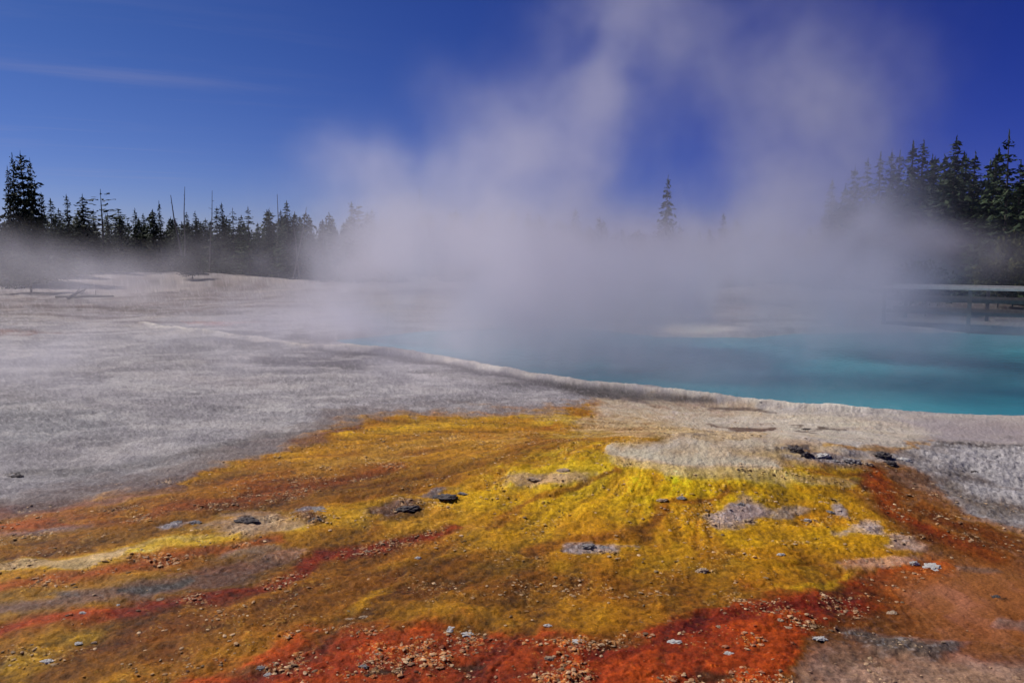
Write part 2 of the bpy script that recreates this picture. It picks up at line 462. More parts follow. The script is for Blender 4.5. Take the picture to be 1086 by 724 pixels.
# sinter grit
gg = sst(.30, .75, fbm(X / .045, Y / .045, 171, 3, .75)) * (1 - warm) * gran * (SD < 0)
C = C * (1 - .5 * gg[:, None]) + pal(80, 77, 82)[None, :] * .5 * gg[:, None]
gw = sst(.30, .75, fbm(X / .05, Y / .05, 175, 3, .75)) * (1 - warm) * gran * (SD < 0)
C = C * (1 - .45 * gw[:, None]) + pal(196, 192, 196)[None, :] * .45 * gw[:, None]
wn = np.clip((C[:, 0] - C[:, 2]) / (C[:, 0] + 1e-6), 0, 1)
C[:, 1] = np.where(wn > .22, np.minimum(C[:, 1], C[:, 0] * (.72 + .2 * sst(.6, .25, wn))), C[:, 1])
wb = sst(.74, .93, wn)
C[:, 2] *= 1 - .6 * wb
C[:, 0] *= 1 - .06 * wb
C = np.clip(C, .004, .75)

# ---- micro relief
dens = sst(30, 10, Rr)
cell = np.abs(fbm(X / .12, Y / .12, 181, 3, .6))
film = sst(.2, .4, wet)
micro = (.003 * n2 + .009 * n1 - .008 * cell) * (.35 + gran) * (1 - .45 * film) + .008 * stk * film + .006 * fm * (Rr < 25) + .012 * n3
terr = fbm(X / .5 + n1 * .15, Y / .30, 191, 5, .6)
micro += -.010 * chn + .006 * rdg
micro += .016 * (1 - np.abs(terr)) * (.3 + gran) + .004 * n2 * np.clip(gather, 0, 1)
micro *= sst(0.05, -0.35, SD) * .9 + .1
micro = micro * (.06 + .94 * sst(38, 12, Rr)) + .12 * fbm(X / 4.0, Y / 2.2, 201, 3) * sst(20, 40, Rr)
H2 = H + micro
H2 = np.where(Rr < 1.2, 0, H2)

verts = np.column_stack([X, Y, H2])
centre = np.array([[0, 0, 0.0]])
verts = np.vstack([verts, centre])
idx = np.arange(NA * NR).reshape(NR, NA)
a = idx[:-1, :]
b = idx[1:, :]
quads = np.stack([a, np.roll(a, -1, 1), np.roll(b, -1, 1), b], -1).reshape(-1, 4)[:, ::-1]
tris = np.stack([idx[0, :], np.full(NA, NA * NR), np.roll(idx[0, :], -1)], -1)[:, ::-1]


def np_mesh(name, v, faces, smooth=True):
    """faces: list of (n,k) arrays"""
    me = bpy.data.meshes.new(name)
    me.vertices.add(len(v))
    me.vertices.foreach_set("co", np.ascontiguousarray(v, dtype=np.float32).ravel())
    tot = sum(f.size for f in faces)
    npoly = sum(len(f) for f in faces)
    me.loops.add(tot)
    me.loops.foreach_set("vertex_index", np.concatenate([f.ravel() for f in faces]).astype(np.int32))
    me.polygons.add(npoly)
    st, tt, o = [], [], 0
    for f in faces:
        k = f.shape[1]
        st.append(o + np.arange(len(f)) * k)
        tt.append(np.full(len(f), k))
        o += f.size
    me.polygons.foreach_set("loop_start", np.concatenate(st).astype(np.int32))
    me.polygons.foreach_set("loop_total", np.concatenate(tt).astype(np.int32))
    me.polygons.foreach_set("use_smooth", np.full(npoly, smooth))
    me.update(calc_edges=True)
    return me


def set_col(me, name, rgb):
    at_ = me.attributes.new(name, 'FLOAT_COLOR', 'POINT')
    d = np.ones((len(rgb), 4), np.float32)
    d[:, :3] = rgb
    at_.data.foreach_set("color", d.ravel())


gm = np_mesh("ground", verts, [quads, tris])
set_col(gm, "mineral", np.vstack([C, C[:1]]))
set_col(gm, "props", np.vstack([np.column_stack([wet, gran, warm]), [[0, 0, 0]]]))


# ------------------------------------------------------------------ material helpers
def mat(name):
    m = bpy.data.materials.new(name)
    m.use_nodes = True
    nt = m.node_tree
    return m, nt, nt.nodes["Principled BSDF"], nt.nodes["Material Output"]


def node(nt, t, **k):
    n = nt.nodes.new(t)
    for a_, v_ in k.items():
        if a_.startswith("i_"):
            n.inputs[a_[2:].replace("_", " ")].default_value = v_
        else:
            setattr(n, a_, v_)
    return n


def noise_tex(nt, scale, detail=4, rough=.6, vec=None):
    n = node(nt, "ShaderNodeTexNoise")
    n.inputs["Scale"].default_value = scale
    n.inputs["Detail"].default_value = detail
    n.inputs["Roughness"].default_value = rough
    if vec is not None:
        nt.links.new(vec, n.inputs["Vector"])
    return n


def ramp(nt, src, stops):
    r = node(nt, "ShaderNodeValToRGB")
    e = r.color_ramp.elements
    while len(e) < len(stops):
        e.new(.5)
    for i, (p, c) in enumerate(stops):
        e[i].position = p
        e[i].color = (c, c, c, 1) if not isinstance(c, tuple) else c + (1,)
    nt.links.new(src, r.inputs[0])
    return r


# ground
gmat, nt, bs, out = mat("mineral_ground")
L = nt.links.new
att = node(nt, "ShaderNodeAttribute", attribute_name="mineral")
prp = node(nt, "ShaderNodeAttribute", attribute_name="props")
sep = node(nt, "ShaderNodeSeparateColor")
L(prp.outputs["Color"], sep.inputs[0])
geo = node(nt, "ShaderNodeNewGeometry")
pos = geo.outputs["Position"]
fine = noise_tex(nt, 75, 6, .75, pos)
fr = ramp(nt, fine.outputs["Fac"], [(.28, .45), (.5, .97), (.72, 1.7)])
mul = node(nt, "ShaderNodeMix", data_type='RGBA', blend_type='MULTIPLY')
mul.inputs["Factor"].default_value = .75
L(att.outputs["Color"], mul.inputs["A"])
L(fr.outputs[0], mul.inputs["B"])
L(mul.outputs["Result"], bs.inputs["Base Color"])
rr = node(nt, "ShaderNodeMapRange")
L(sep.outputs[0], rr.inputs["Value"])
rr.inputs["To Min"].default_value = .95
rr.inputs["To Max"].default_value = .42
L(rr.outputs[0], bs.inputs["Roughness"])
bs.inputs["Specular IOR Level"].default_value = .12
bn1 = noise_tex(nt, 28, 6, .7, pos)
bn2 = node(nt, "ShaderNodeTexVoronoi")
bn2.inputs["Scale"].default_value = 26
L(pos, bn2.inputs["Vector"])
ad = node(nt, "ShaderNodeMath", operation='MULTIPLY_ADD')
L(bn2.outputs["Distance"], ad.inputs[0])
ad.inputs[1].default_value = -.5
L(bn1.outputs["Fac"], ad.inputs[2])
bmp = node(nt, "ShaderNodeBump")
bmp.inputs["Strength"].default_value = .6
bmp.inputs["Distance"].default_value = .022
L(ad.outputs[0], bmp.inputs["Height"])
L(bmp.outputs[0], bs.inputs["Normal"])
gm.materials.append(gmat)
ground = bpy.data.objects.new("ground", gm)
COL.objects.link(ground)
ground["kind"] = "structure"

# ------------------------------------------------------------------ water
wm, nt, bs, out = mat("turquoise_water")
L = nt.links.new
geo = node(nt, "ShaderNodeNewGeometry")
n_ = noise_tex(nt, .35, 3, .5, geo.outputs["Position"])
rp = ramp(nt, n_.outputs["Fac"], [(.3, (.040, .240, .290)), (.7, (.050, .275, .315))])
L(rp.outputs[0], bs.inputs["Base Color"])
bs.inputs["Roughness"].default_value = .22
bs.inputs["IOR"].default_value = 1.33
bs.inputs["Specular IOR Level"].default_value = .35
rn = noise_tex(nt, 7, 3, .5, geo.outputs["Position"])
bmp = node(nt, "ShaderNodeBump")
bmp.inputs["Strength"].default_value = .35
bmp.inputs["Distance"].default_value = .02
L(rn.outputs["Fac"], bmp.inputs["Height"])
L(bmp.outputs[0], bs.inputs["Normal"])
xs = [p[0] for p in POOL]
ys = [p[1] for p in POOL]
x0, x1, y0, y1 = min(xs) - .6, max(xs) + .6, min(ys) - .6, max(ys) + .6
# clip the water sheet to a slightly grown pool outline
cx_, cy_ = sum(xs) / len(xs), sum(ys) / len(ys)
import bmesh
bm = bmesh.new()
vs_ = []
for (px_, py_) in POOL:
    d_ = Vector((px_ - cx_, py_ - cy_))
    d_ = d_ * (1 + .12 / max(d_.length, .1))
    vs_.append(bm.verts.new((cx_ + d_.x, cy_ + d_.y, WATER_Z)))
bm.faces.new(vs_)
bmesh.ops.triangulate(bm, faces=bm.faces[:])
bmesh.ops.recalc_face_normals(bm, faces=bm.faces[:])
if bm.faces[0].normal.z < 0:
    bmesh.ops.reverse_faces(bm, faces=bm.faces[:])
me = bpy.data.meshes.new("hot_spring_water")
bm.to_mesh(me)
me.materials.append(wm)
water = bpy.data.objects.new("water", me)
COL.objects.link(water)
water["kind"] = "structure"


# ------------------------------------------------------------------ simple surface materials
def simple_mat(name, c1, c2, scale=8, rough=.9, bump=.3, dist=.01, spec=.2, coord="obj", detail=5):
    m, nt, bs, out = mat(name)
    tc = node(nt, "ShaderNodeTexCoord")
    n = noise_tex(nt, scale, detail, .65, tc.outputs["Object"])
    r = ramp(nt, n.outputs["Fac"], [(.3, c1), (.7, c2)])
    nt.links.new(r.outputs[0], bs.inputs["Base Color"])
    bs.inputs["Roughness"].default_value = rough
    bs.inputs["Specular IOR Level"].default_value = spec
    b = node(nt, "ShaderNodeBump")
    b.inputs["Strength"].default_value = bump
    b.inputs["Distance"].default_value = dist
    nt.links.new(n.outputs["Fac"], b.inputs["Height"])
    nt.links.new(b.outputs[0], bs.inputs["Normal"])
    return m


def needle_mat(name, c1, c2):
    m, nt, bs, out = mat(name)
    a_ = node(nt, "ShaderNodeAttribute", attribute_name="tint")
    oi = node(nt, "ShaderNodeObjectInfo")
    mx = node(nt, "ShaderNodeMix", data_type='RGBA')
    nt.links.new(a_.outputs["Fac"], mx.inputs["Factor"])
    mx.inputs["A"].default_value = c1 + (1,)
    mx.inputs["B"].default_value = c2 + (1,)
    hs = node(nt, "ShaderNodeHueSaturation")
    mr = node(nt, "ShaderNodeMapRange")
    mr.inputs["To Min"].default_value = .65
    mr.inputs["To Max"].default_value = 1.35
    nt.links.new(oi.outputs["Random"], mr.inputs["Value"])
    nt.links.new(mr.outputs[0], hs.inputs["Value"])
    nt.links.new(mx.outputs["Result"], hs.inputs["Color"])
    nt.links.new(hs.outputs[0], bs.inputs["Base Color"])
    bs.inputs["Roughness"].default_value = .75
    bs.inputs["Specular IOR Level"].default_value = .15
    return m


M_needle = needle_mat("conifer_needles", (.014, .026, .016), (.055, .078, .034))
M_needle_y = needle_mat("yellow_green_needles", (.035, .040, .010), (.10, .10, .025))
M_bark = simple_mat("bark", (.05, .04, .034), (.12, .10, .085), 12)
M_dead = simple_mat("bleached_dead_wood", (.10, .09, .085), (.20, .18, .165), 12)
M_rail = simple_mat("weathered_boards", (.42, .40, .37), (.62, .59, .55), 9, bump=.2)
M_beam = simple_mat("dark_timber", (.10, .085, .075), (.19, .17, .15), 9, bump=.2)


# ------------------------------------------------------------------ trees
def cards_mesh(name, P, D, Nn, Ls, Ws, T):
    """needle sprays: each a folded diamond (two tris-pairs) at P along D"""
    n = len(P)
    S = np.cross(D, Nn)
    S /= np.linalg.norm(S, axis=1)[:, None] + 1e-9
    v = np.stack([P - D * Ls[:, None] * .5, P + S * Ws[:, None] * .5 - Nn * Ws[:, None] * .18, P + D * Ls[:, None] * .5, P - S * Ws[:, None] * .5 - Nn * Ws[:, None] * .18], 1)
    f = np.arange(n * 4).reshape(n, 4)
    t1 = f[:, [0, 1, 2]]
    t2 = f[:, [0, 2, 3]]
    me = np_mesh(name, v.reshape(-1, 3), [np.concatenate([t1, t2])], smooth=False)
    at_ = me.attributes.new("tint", 'FLOAT', 'POINT')
    at_.data.foreach_set("value", np.repeat(T, 4).astype(np.float32))
    return me


def crown_data(kind, seed, budget=1.0):
    """unit-height (1 m) tree; returns card arrays"""
    r = np.random.default_rng(seed)
    P, D, Nn, Ls, Ws, T = [], [], [], [], [], []
    cfg = dict(
        spire=dict(base=.04, rad=.19, pw=.85, lev=38, nb=11, droop=.45, size=.042),
        dense=dict(base=.03, rad=.28, pw=.72, lev=34, nb=13, droop=.35, size=.050),
        fir=dict(base=.03, rad=.25, pw=.82, lev=32, nb=12, droop=.25, size=.048),
        pine=dict(base=.12, rad=.19, pw=.5, lev=26, nb=10, droop=.0, size=.050),
        sparse=dict(base=.25, rad=.15, pw=.3, lev=16, nb=6, droop=-.15, size=.045),
        layered=dict(base=.05, rad=.30, pw=.8, lev=24, nb=11, droop=.15, size=.044),
        low=dict(base=.0, rad=.42, pw=.5, lev=16, nb=12, droop=.1, size=.07),
    )[kind]
    lev = cfg['lev']
    for i in range(lev):
        t = (i + r.uniform(-.35, .35)) / lev
        t = min(max(t, 0), .995)
        z = cfg['base'] + (1 - cfg['base']) * t * .985
        prof = (1 - t) ** cfg['pw']
        if kind in ('pine', 'sparse'):
            prof = (1 - t) ** cfg['pw'] * (.55 + .6 * math.sin(min(t * 1.8 + .25, 1.57)))
        if kind == 'low':
            prof = math.sqrt(max(1 - (t - .2) ** 2 / .66, .02))
        nb = max(3, int(cfg['nb'] * (.5 + .6 * prof)))
        a0 = r.uniform(0, 6.28)
        lv = r.uniform(.72, 1.2)
        for j in range(nb):
            if r.random() < (.07 if kind not in ('sparse', 'layered') else .18):
                continue
            az = a0 + j * 6.283 / nb + r.uniform(-.3, .3)
            ln = cfg['rad'] * prof * lv * r.uniform(.6, 1.18) + .008
            nseg = max(2, int(ln / cfg['size'] * 2.3 * budget))
            zc = z + r.uniform(-.01, .01)
            for s in range(nseg):
                q = (s + r.uniform(.1, .9)) / nseg
                if kind == 'sparse' and q < .45:
                    continue
                dr = cfg['droop']
                rr_ = ln * q
                zz = zc - dr * rr_ * (1 - .35 * q) + (.1 * rr_ if dr < .2 else 0) + r.normal(0, .004)
                side = r.normal(0, .30) * cfg['size'] * (1.3 - q)
                ca, sa = math.cos(az), math.sin(az)
                P.append((ca * rr_ - sa * side, sa * rr_ + ca * side, zz))
                yaw = az + r.normal(0, .7)
                pt = -dr * .5 + r.normal(0, .35)
                D.append((math.cos(yaw) * math.cos(pt), math.sin(yaw) * math.cos(pt), math.sin(pt)))
                nn = np.array([r.normal(0, .55), r.normal(0, .55), 1.0])
                Nn.append(nn / np.linalg.norm(nn))
                sz = cfg['size'] * (.6 + .5 * prof) * r.uniform(.6, 1.25)
                Ls.append(sz * 1.35)
                Ws.append(sz * .62)
                T.append(min(1, max(0, q * .75 + r.normal(0, .22))))
    if kind == 'low':
        P, D, Nn, Ls, Ws, T = [], [], [], [], [], []
        lobes = [(r.uniform(-.28, .28), r.uniform(-.28, .28), r.uniform(.25, .72), r.uniform(.16, .28)) for _ in range(12)]
        for k in range(1700):
            c_ = lobes[r.integers(12)]
            d_ = r.normal(0, 1, 3)
            d_ /= np.linalg.norm(d_)
            q = r.uniform(.55, 1.05)
            P.append((c_[0] + d_[0] * c_[3] * q, c_[1] + d_[1] * c_[3] * q, max(.02, c_[2] + d_[2] * c_[3] * q)))
            d2 = d_ + r.normal(0, .8, 3) + np.array([0, 0, .5])
            D.append(d2 / np.linalg.norm(d2))
            n2_ = r.normal(0, 1, 3)
            Nn.append(n2_ / np.linalg.norm(n2_))
            sz = r.uniform(.03, .06)
            Ls.append(sz * 1.4); Ws.append(sz * .6)
            T.append(min(1, max(0, q - .5 + r.normal(0, .25))))
    # leader
    for k in range(5 if kind != 'low' else 0):
        P.append((0, 0, 1 - k * .012)); D.append((r.normal(0, .2), r.normal(0, .2), 1)); Nn.append((1, r.normal(0, 1), 0))
        Ls.append(.03); Ws.append(.008 + k * .002); T.append(.5)
    return [np.array(q, float) for q in (P, D, Nn, Ls, Ws, T)]


def tube(pts, rads, seg=7):
    """verts, quads for a tapered tube through pts"""
    vs, fs = [], []
    for i, (p, r_) in enumerate(zip(pts, rads)):
        p = Vector(p)
        d = (Vector(pts[min(i + 1, len(pts) - 1)]) - Vector(pts[max(i - 1, 0)])).normalized()
        s = d.orthogonal().normalized()
        t = d.cross(s)
        for k in range(seg):
            a_ = k * 6.28318 / seg
            vs.append(tuple(p + s * math.cos(a_) * r_ + t * math.sin(a_) * r_))
    for i in range(len(pts) - 1):
        for k in range(seg):
            k2 = (k + 1) % seg
            fs.append((i * seg + k, i * seg + k2, (i + 1) * seg + k2, (i + 1) * seg + k))
    return vs, fs


def tubes_mesh(name, tubes, seg=7):
    V_, F_ = [], []
    for pts, rads in tubes:
        v, f = tube(pts, rads, seg)
        o = len(V_)
        V_ += v
        F_ += [tuple(q + o for q in ff) for ff in f]
    me = bpy.data.meshes.new(name)
    me.from_pydata(V_, [], F_)
    me.polygons.foreach_set("use_smooth", [True] * len(F_))
    me.update()
    return me


PROTO = {}
kinds = ['spire', 'dense', 'fir', 'pine', 'sparse', 'layered', 'low']
for k in kinds:
    PROTO[k] = []
    for s in range(3 if k in ('spire', 'dense', 'fir', 'pine') else 2):
        cm = cards_mesh("crown", *crown_data(k, 100 + kinds.index(k) * 10 + s))
        cm.materials.append(M_needle)
        cmy = None
        tubes = []
        r_ = random.Random(s)
        th = .97 if k != 'low' else .5
        tubes.append(([(0, 0, -.06), (0, 0, .1), (r_.uniform(-.006, .006), r_.uniform(-.006, .006), .5 * th), (0, 0, th)], [.016, .013, .008, .0015]))
        if k in ('pine', 'sparse', 'layered', 'fir'):
            for q in range(14):
                z = r_.uniform(.12, .75)
                a_ = r_.uniform(0, 6.28)
                l_ = r_.uniform(.03, .09)
                tubes.append(([(0, 0, z), (math.cos(a_) * l_, math.sin(a_) * l_, z + r_.uniform(-.02, .02))], [.0022, .0007]))
        tm = tubes_mesh("trunk", tubes)
        tm.materials.append(M_bark)
        PROTO[k].append((cm, tm))
PROTO_Y = [(m[0].copy(), m[1]) for m in PROTO['low']]
for m in PROTO_Y:
    m[0].materials.clear()
    m[0].materials.append(M_needle_y)


def gh(x, y):
    h, _ = macro_h(np.array([x], float), np.array([y], float))
    return float(h[0])


def empty(name, loc, label, cat, group=None, rz=0.0):
    o = bpy.data.objects.new(name, None)
    o.empty_display_size = .2
    COL.objects.link(o)
    o.location = loc
    o.rotation_euler = (0, 0, rz)
    o["label"] = label
    o["category"] = cat
    if group:
        o["group"] = group
    return o


def part(name, me, parent, label=None):
    o = bpy.data.objects.new(name, me)
    COL.objects.link(o)
    o.parent = parent
    if label:
        o["label"] = label
    return o


def tree(px, topv, D, kind, label, wide=1.0, group="conifers along the treeline", name=None, yellow=False, cat="tree", lean=0):
    p = at(px, topv, D)
    z0 = gh(p.x, p.y)
    hgt = max(p.z - z0, .5)
    v = random.randrange(len(PROTO[kind]))
    cm, tm = (PROTO_Y if yellow else PROTO[kind])[v]
    nm = name or {'spire': 'spruce_tree', 'dense': 'spruce_tree', 'fir': 'fir_tree', 'pine': 'pine_tree', 'sparse': 'pine_tree', 'layered': 'fir_tree', 'low': 'bush'}[kind]
    e = empty(nm, (p.x, p.y, z0 - .02), label, cat, group, random.uniform(0, 6.28))
    e.scale = (hgt * wide, hgt * wide, hgt)
    e.rotation_euler = (R(lean), R(random.uniform(-1.5, 1.5)), e.rotation_euler[2])
    part("crown" if cat == "tree" else "foliage", cm, e)
    part("trunk" if cat == "tree" else "stem", tm, e)
    return e


LT = "conifers of the left treeline"
left_trees = [
    (-12, 200, 50, 'dense', .8, "broad dark conifer cut by the left edge of the photo"),
    (7, 176, 50, 'spire', .7, "thin dark spire on the left flank of the tallest clump"),
    (14, 163, 50.5, 'spire', .7, "pointed dark spruce second from left in the tallest left clump"),
    (23, 160, 51, 'pine', .8, "tallest ragged pine crowning the big clump at the left"),
    (31, 168, 52, 'dense', .55, "dense dark spruce on the right flank of the tallest left clump"),
    (41, 204, 52, 'spire', 1.1, "low pointed spruce at the right foot of the tallest left clump"),
    (54, 210, 56, 'fir', 1.3, "squat fir with a pointed top just right of the tall left clump"),
    (62, 221, 60, 'dense', 1.4, "rounded low conifer between the squat fir and the narrow tree with bare tip"),
    (70, 206, 62, 'spire', 1.15, "narrow spruce with a long bare tip left of the broad domed tree"),
    (87, 206, 60, 'dense', 1.25, "broad domed spruce standing left of the sparse tufted pine"),
    (106, 201, 62, 'sparse', 1.5, "sparse pine with a tuft of branches leaning right at its top"),
    (99, 222, 64, 'fir', 1.2, "shadowy fir beneath the left side of the tufted pine"),
    (113, 226, 66, 'fir', 1.2, "low fir at the right foot of the tufted pine"),
    (127, 222, 70, 'pine', 1.5, "small open pine, first in the low run right of the tufted pine"),
    (143, 221, 72, 'spire', 1.2, "slim small spruce halfway between the tufted pine and the leaning snag"),
    (152, 226, 72, 'fir', 1.3, "small blunt fir right of the slim small spruce"),
    (163, 222, 70, 'dense', 1.3, "stout small spruce touching the needle-thin spire"),
    (169, 213, 72, 'spire', .75, "needle-thin spire left of the leaning dead snag"),
    (186, 232, 74, 'fir', 1.5, "low fir at the base of the leaning dead snag"),
    (198, 225, 72, 'spire', 1.2, "small spruce directly behind the tall upright snag"),
    (207, 224, 72, 'fir', 1.2, "small fir just right of the tall upright snag"),
    (218, 231, 72, 'dense', 1.4, "low round conifer left of the thin snag beside the paired spruces"),
    (229, 219, 68, 'fir', 1.2, "left tree of the paired spruces in the middle of the left treeline"),
    (236, 214, 68, 'spire', 1.0, "right, taller tree of the paired spruces in the middle of the left treeline"),
    (246, 220, 66, 'layered', 1.15, "tiered fir standing right after the paired spruces"),
    (255, 238, 66, 'fir', 1.5, "low dark fir filling the gap between two tiered trees"),
    (263, 219, 62, 'layered', 1.1, "dark tiered fir standing apart in the gap before the snag trio"),
    (273, 240, 64, 'dense', 1.5, "low bushy conifer right of the dark tiered fir"),
    (283, 232, 66, 'spire', 1.2, "slim spruce left of the snag with the tallest dark spire"),
    (289, 234, 66, 'fir', 1.2, "small fir overlapping the slim spruce near the dark spire"),
    (297, 222, 62, 'spire', 1.2, "spruce hugging the left side of the darkest spire"),
    (304, 213, 60, 'spire', 1.35, "darkest and sharpest spire, just left of the crossed snags"),
    (311, 228, 60, 'fir', 1.4, "spreading fir under the right side of the darkest spire"),
    (319, 245, 62, 'fir', 1.5, "low fir behind the crossed snags"),
    (328, 236, 64, 'fir', 1.3, "pale misted fir just right of the crossed snags"),
    (341, 240, 64, 'fir', 1.4, "low fir where the steam starts to hide the left treeline"),
    (354, 232, 60, 'fir', 1.3, "faint conifer left of the misted twin tops"),
    (371, 213, 56, 'spire', 1.2, "left of the two misted twin tops at the edge of the steam"),
    (380, 217, 56, 'pine', 1.3, "right of the two misted twin tops at the edge of the steam"),
    (394, 222, 58, 'fir', 1.3, "blurred conifer on the right shoulder of the misted twin tops"),
    (410, 234, 58, 'dense', 1.3, "low grey conifer dissolving into the steam"),
    (455, 228, 64, 'pine', 1.3, "barely visible conifer right of the lone misted snag"),
    (478, 224, 62, 'spire', 1.3, "ghostly conifer top in the steam left of the pool plume"),
    (505, 232, 66, 'fir', 1.4, "faint conifer deep inside the left part of the steam"),
]
for px, tv, D, k, w, lab in left_trees:
    tree(px, tv, D, k, lab, w, LT)
MT = "conifers veiled by the steam plume"
for px, tv, D, k, w, lab in [
    (706, 186, 44, 'dense', .6, "lone pointed spruce rising in the blue gap of the steam"),
    (768, 226, 50, 'fir', 1.2, "dim conifer in the steam right of the lone pointed spruce"),
    (781, 232, 50, 'dense', 1.1, "dim low conifer nearest the bright right plume"),
    (735, 250, 52, 'fir', 1.3, "hazy low fir right of the foot of the lone spruce"),
    (618, 250, 52, 'dense', 1.5, "dark smudge of a conifer in the middle of the steam"),
    (572, 245, 62, 'fir', 1.4, "dim fir in the steam left of the dark smudge"),
    (660, 258, 60, 'fir', 1.4, "dim fir between the dark smudge and the lone spruce"),
    (830, 235, 56, 'fir', 1.3, "conifer hidden in the thick of the right plume"),
]:
    tree(px, tv, D, k, lab, w, MT)
RT = "conifers of the right treeline"
for px, tv, D, k, w, lab in [
    (884, 190, 46, 'fir', 1.1, "faintest conifer at the left end of the right treeline"),
    (904, 176, 45, 'dense', .9, "dim spruce second from the left end of the right treeline"),
    (921, 168, 44, 'fir', .95, "greyed fir left of the close trio of tops"),
    (934, 162, 44, 'spire', 1.1, "left of the close trio of tops in the right treeline"),
    (945, 159, 43, 'spire', 1.1, "middle of the close trio of tops in the right treeline"),
    (956, 160, 43, 'dense', .8, "right of the close trio of tops in the right treeline"),
    (969, 150, 40, 'spire', 1.3, "left of the twin tall spruces in the right treeline"),
    (980, 149, 40, 'spire', 1.3, "right of the twin tall spruces in the right treeline"),
    (992, 166, 41, 'fir', 1.0, "lower fir leaning on the twin tall spruces"),
    (1003, 178, 42, 'dense', 1.0, "low dark spruce left of the broad dark spruce"),
    (1015, 145, 38, 'dense', 1.0, "broad dark spruce in the middle of the right treeline"),
    (1025, 163, 40, 'fir', 1.0, "fir hugging the right side of the broad dark spruce"),
    (1036, 160, 39, 'spire', 1.3, "short pointed spruce in the dip before the right edge clump"),
    (1053, 164, 37, 'dense', 1.0, "dense spruce left of the tall layered fir"),
    (1073, 138, 34, 'layered', .95, "tall open layered fir near the right edge"),
    (1084, 170, 34, 'dense', 1.0, "dark spruce between the tall layered fir and the right edge"),
    (1102, 176, 33, 'dense', 1.1, "dark spruce cut by the right edge of the photo"),
    (1128, 160, 34, 'fir', 1.1, "dark fir just outside the right edge of the photo"),
]:
    tree(px, tv, D, k, lab, w, RT)

# bushes
for px, tv, D, w, lab, yel in [
    (985, 268, 27, 1.0, "yellow-green bush behind the left end of the railing", True),
    (1080, 225, 31, .9, "tall yellow-green shrub at the right edge behind the railing", True),
    (1062, 262, 30, 1.0, "low olive shrub behind the railing near the right edge", True),
    (203, 268, 55, 1.6, "dark misted bush at the far edge of the left flat", False),
    (30, 258, 44, 1.6, "dark bush in the mist below the tallest left clump", False),
    (240, 275, 62, 1.6, "low dark bush right of the misted bush on the left flat", False),
    (345, 280, 52, 1.6, "low bush beside the steam at the end of the left flat", False),
]:
    tree(px, tv, D, 'low', lab, w, "shrubs at the edge of the flats", 'bush', yel, 'bush')

# snags
SG = "bare dead snags in the treeline"


def snag(px0, v0, px1, v1, D, label, twigs=6, r0=.09):
    top, base = at(px1, v1, D), at(px0, v0, D)
    z0 = gh(base.x, base.y) - .1
    base.z = z0
    d = top - base
    e = empty("dead_snag", base, label, "dead tree", SG)
    r = random.Random(int(px0 * 7))
    pts = [Vector((0, 0, 0)), d * .35 + Vector((r.uniform(-.05, .05), 0, 0)), d * .7 + Vector((r.uniform(-.08, .08), 0, 0)), d]
    me = tubes_mesh("trunk", [(pts, [r0, r0 * .8, r0 * .55, r0 * .25])])
    me.materials.append(M_dead)
    part("trunk", me, e)
    tb = []
    for i in range(twigs):
        t = r.uniform(.45, .95)
        b0 = d * t
        a_ = r.uniform(0, 6.28)
        l_ = r.uniform(.2, .7) * (1.2 - t)
        b1 = b0 + Vector((math.cos(a_) * l_, math.sin(a_) * l_, r.uniform(-.1, .35) * l_))
        tb.append(([b0, (b0 + b1) / 2 + Vector((0, 0, -.03)), b1], [.02, .014, .006]))
    for t_ in tb:
        me = tubes_mesh("branch", [t_], 5)
        me.materials.append(M_dead)
        part("branch", me, e)


snag(196, 290, 181, 207, 62, "dead snag leaning left, leftmost of the bare poles", 5, .085)
snag(196, 290, 196, 198, 66, "tall upright dead snag next to the leaning one", 5, .07)
snag(222, 290, 225, 202, 66, "thin dead snag just left of the paired spruces", 5, .06)
snag(294, 292, 294, 206, 62, "straight dead snag left of the darkest spire", 4, .06)
snag(318, 292, 311, 236, 58, "dead snag leaning left, one of the crossed pair", 4, .06)
snag(310, 270, 325, 220, 58, "dead snag leaning right, one of the crossed pair", 4, .06)
snag(445, 292, 445, 200, 60, "lone straight snag showing through the steam", 2, .05)

# far wood: one mass
P0 = []
fr_ = np.random.default_rng(5)
protos = [crown_data('fir', 301, .6), crown_data('spire', 302, .6), crown_data('dense', 303, .5)]
acc = [[] for _ in range(6)]


def add_far(x, y, h):
    d = protos[fr_.integers(3)]
    a_ = fr_.uniform(0, 6.28)
    ca, sa = math.cos(a_), math.sin(a_)
    rot = np.array([[ca, -sa, 0], [sa, ca, 0], [0, 0, 1]])
    w = fr_.uniform(1.1, 1.7)
    S = np.array([h * w, h * w, h])
    z0 = fr_z(x, y)
    keep = fr_.random(len(d[0])) < .8
    acc[0].append((d[0][keep] @ rot.T) * S + np.array([x, y, z0]))
    acc[1].append(d[1][keep] @ rot.T)
    acc[2].append(d[2][keep] @ rot.T)
    acc[3].append(d[3][keep] * h * 1.5)
    acc[4].append(d[4][keep] * h * 1.7)
    acc[5].append(d[5][keep])


def fr_z(x, y):
    r = math.hypot(x, y)
    return float(3.0 * (max(0, min(1, (r - 90) / 310)) ** 2)) - .1


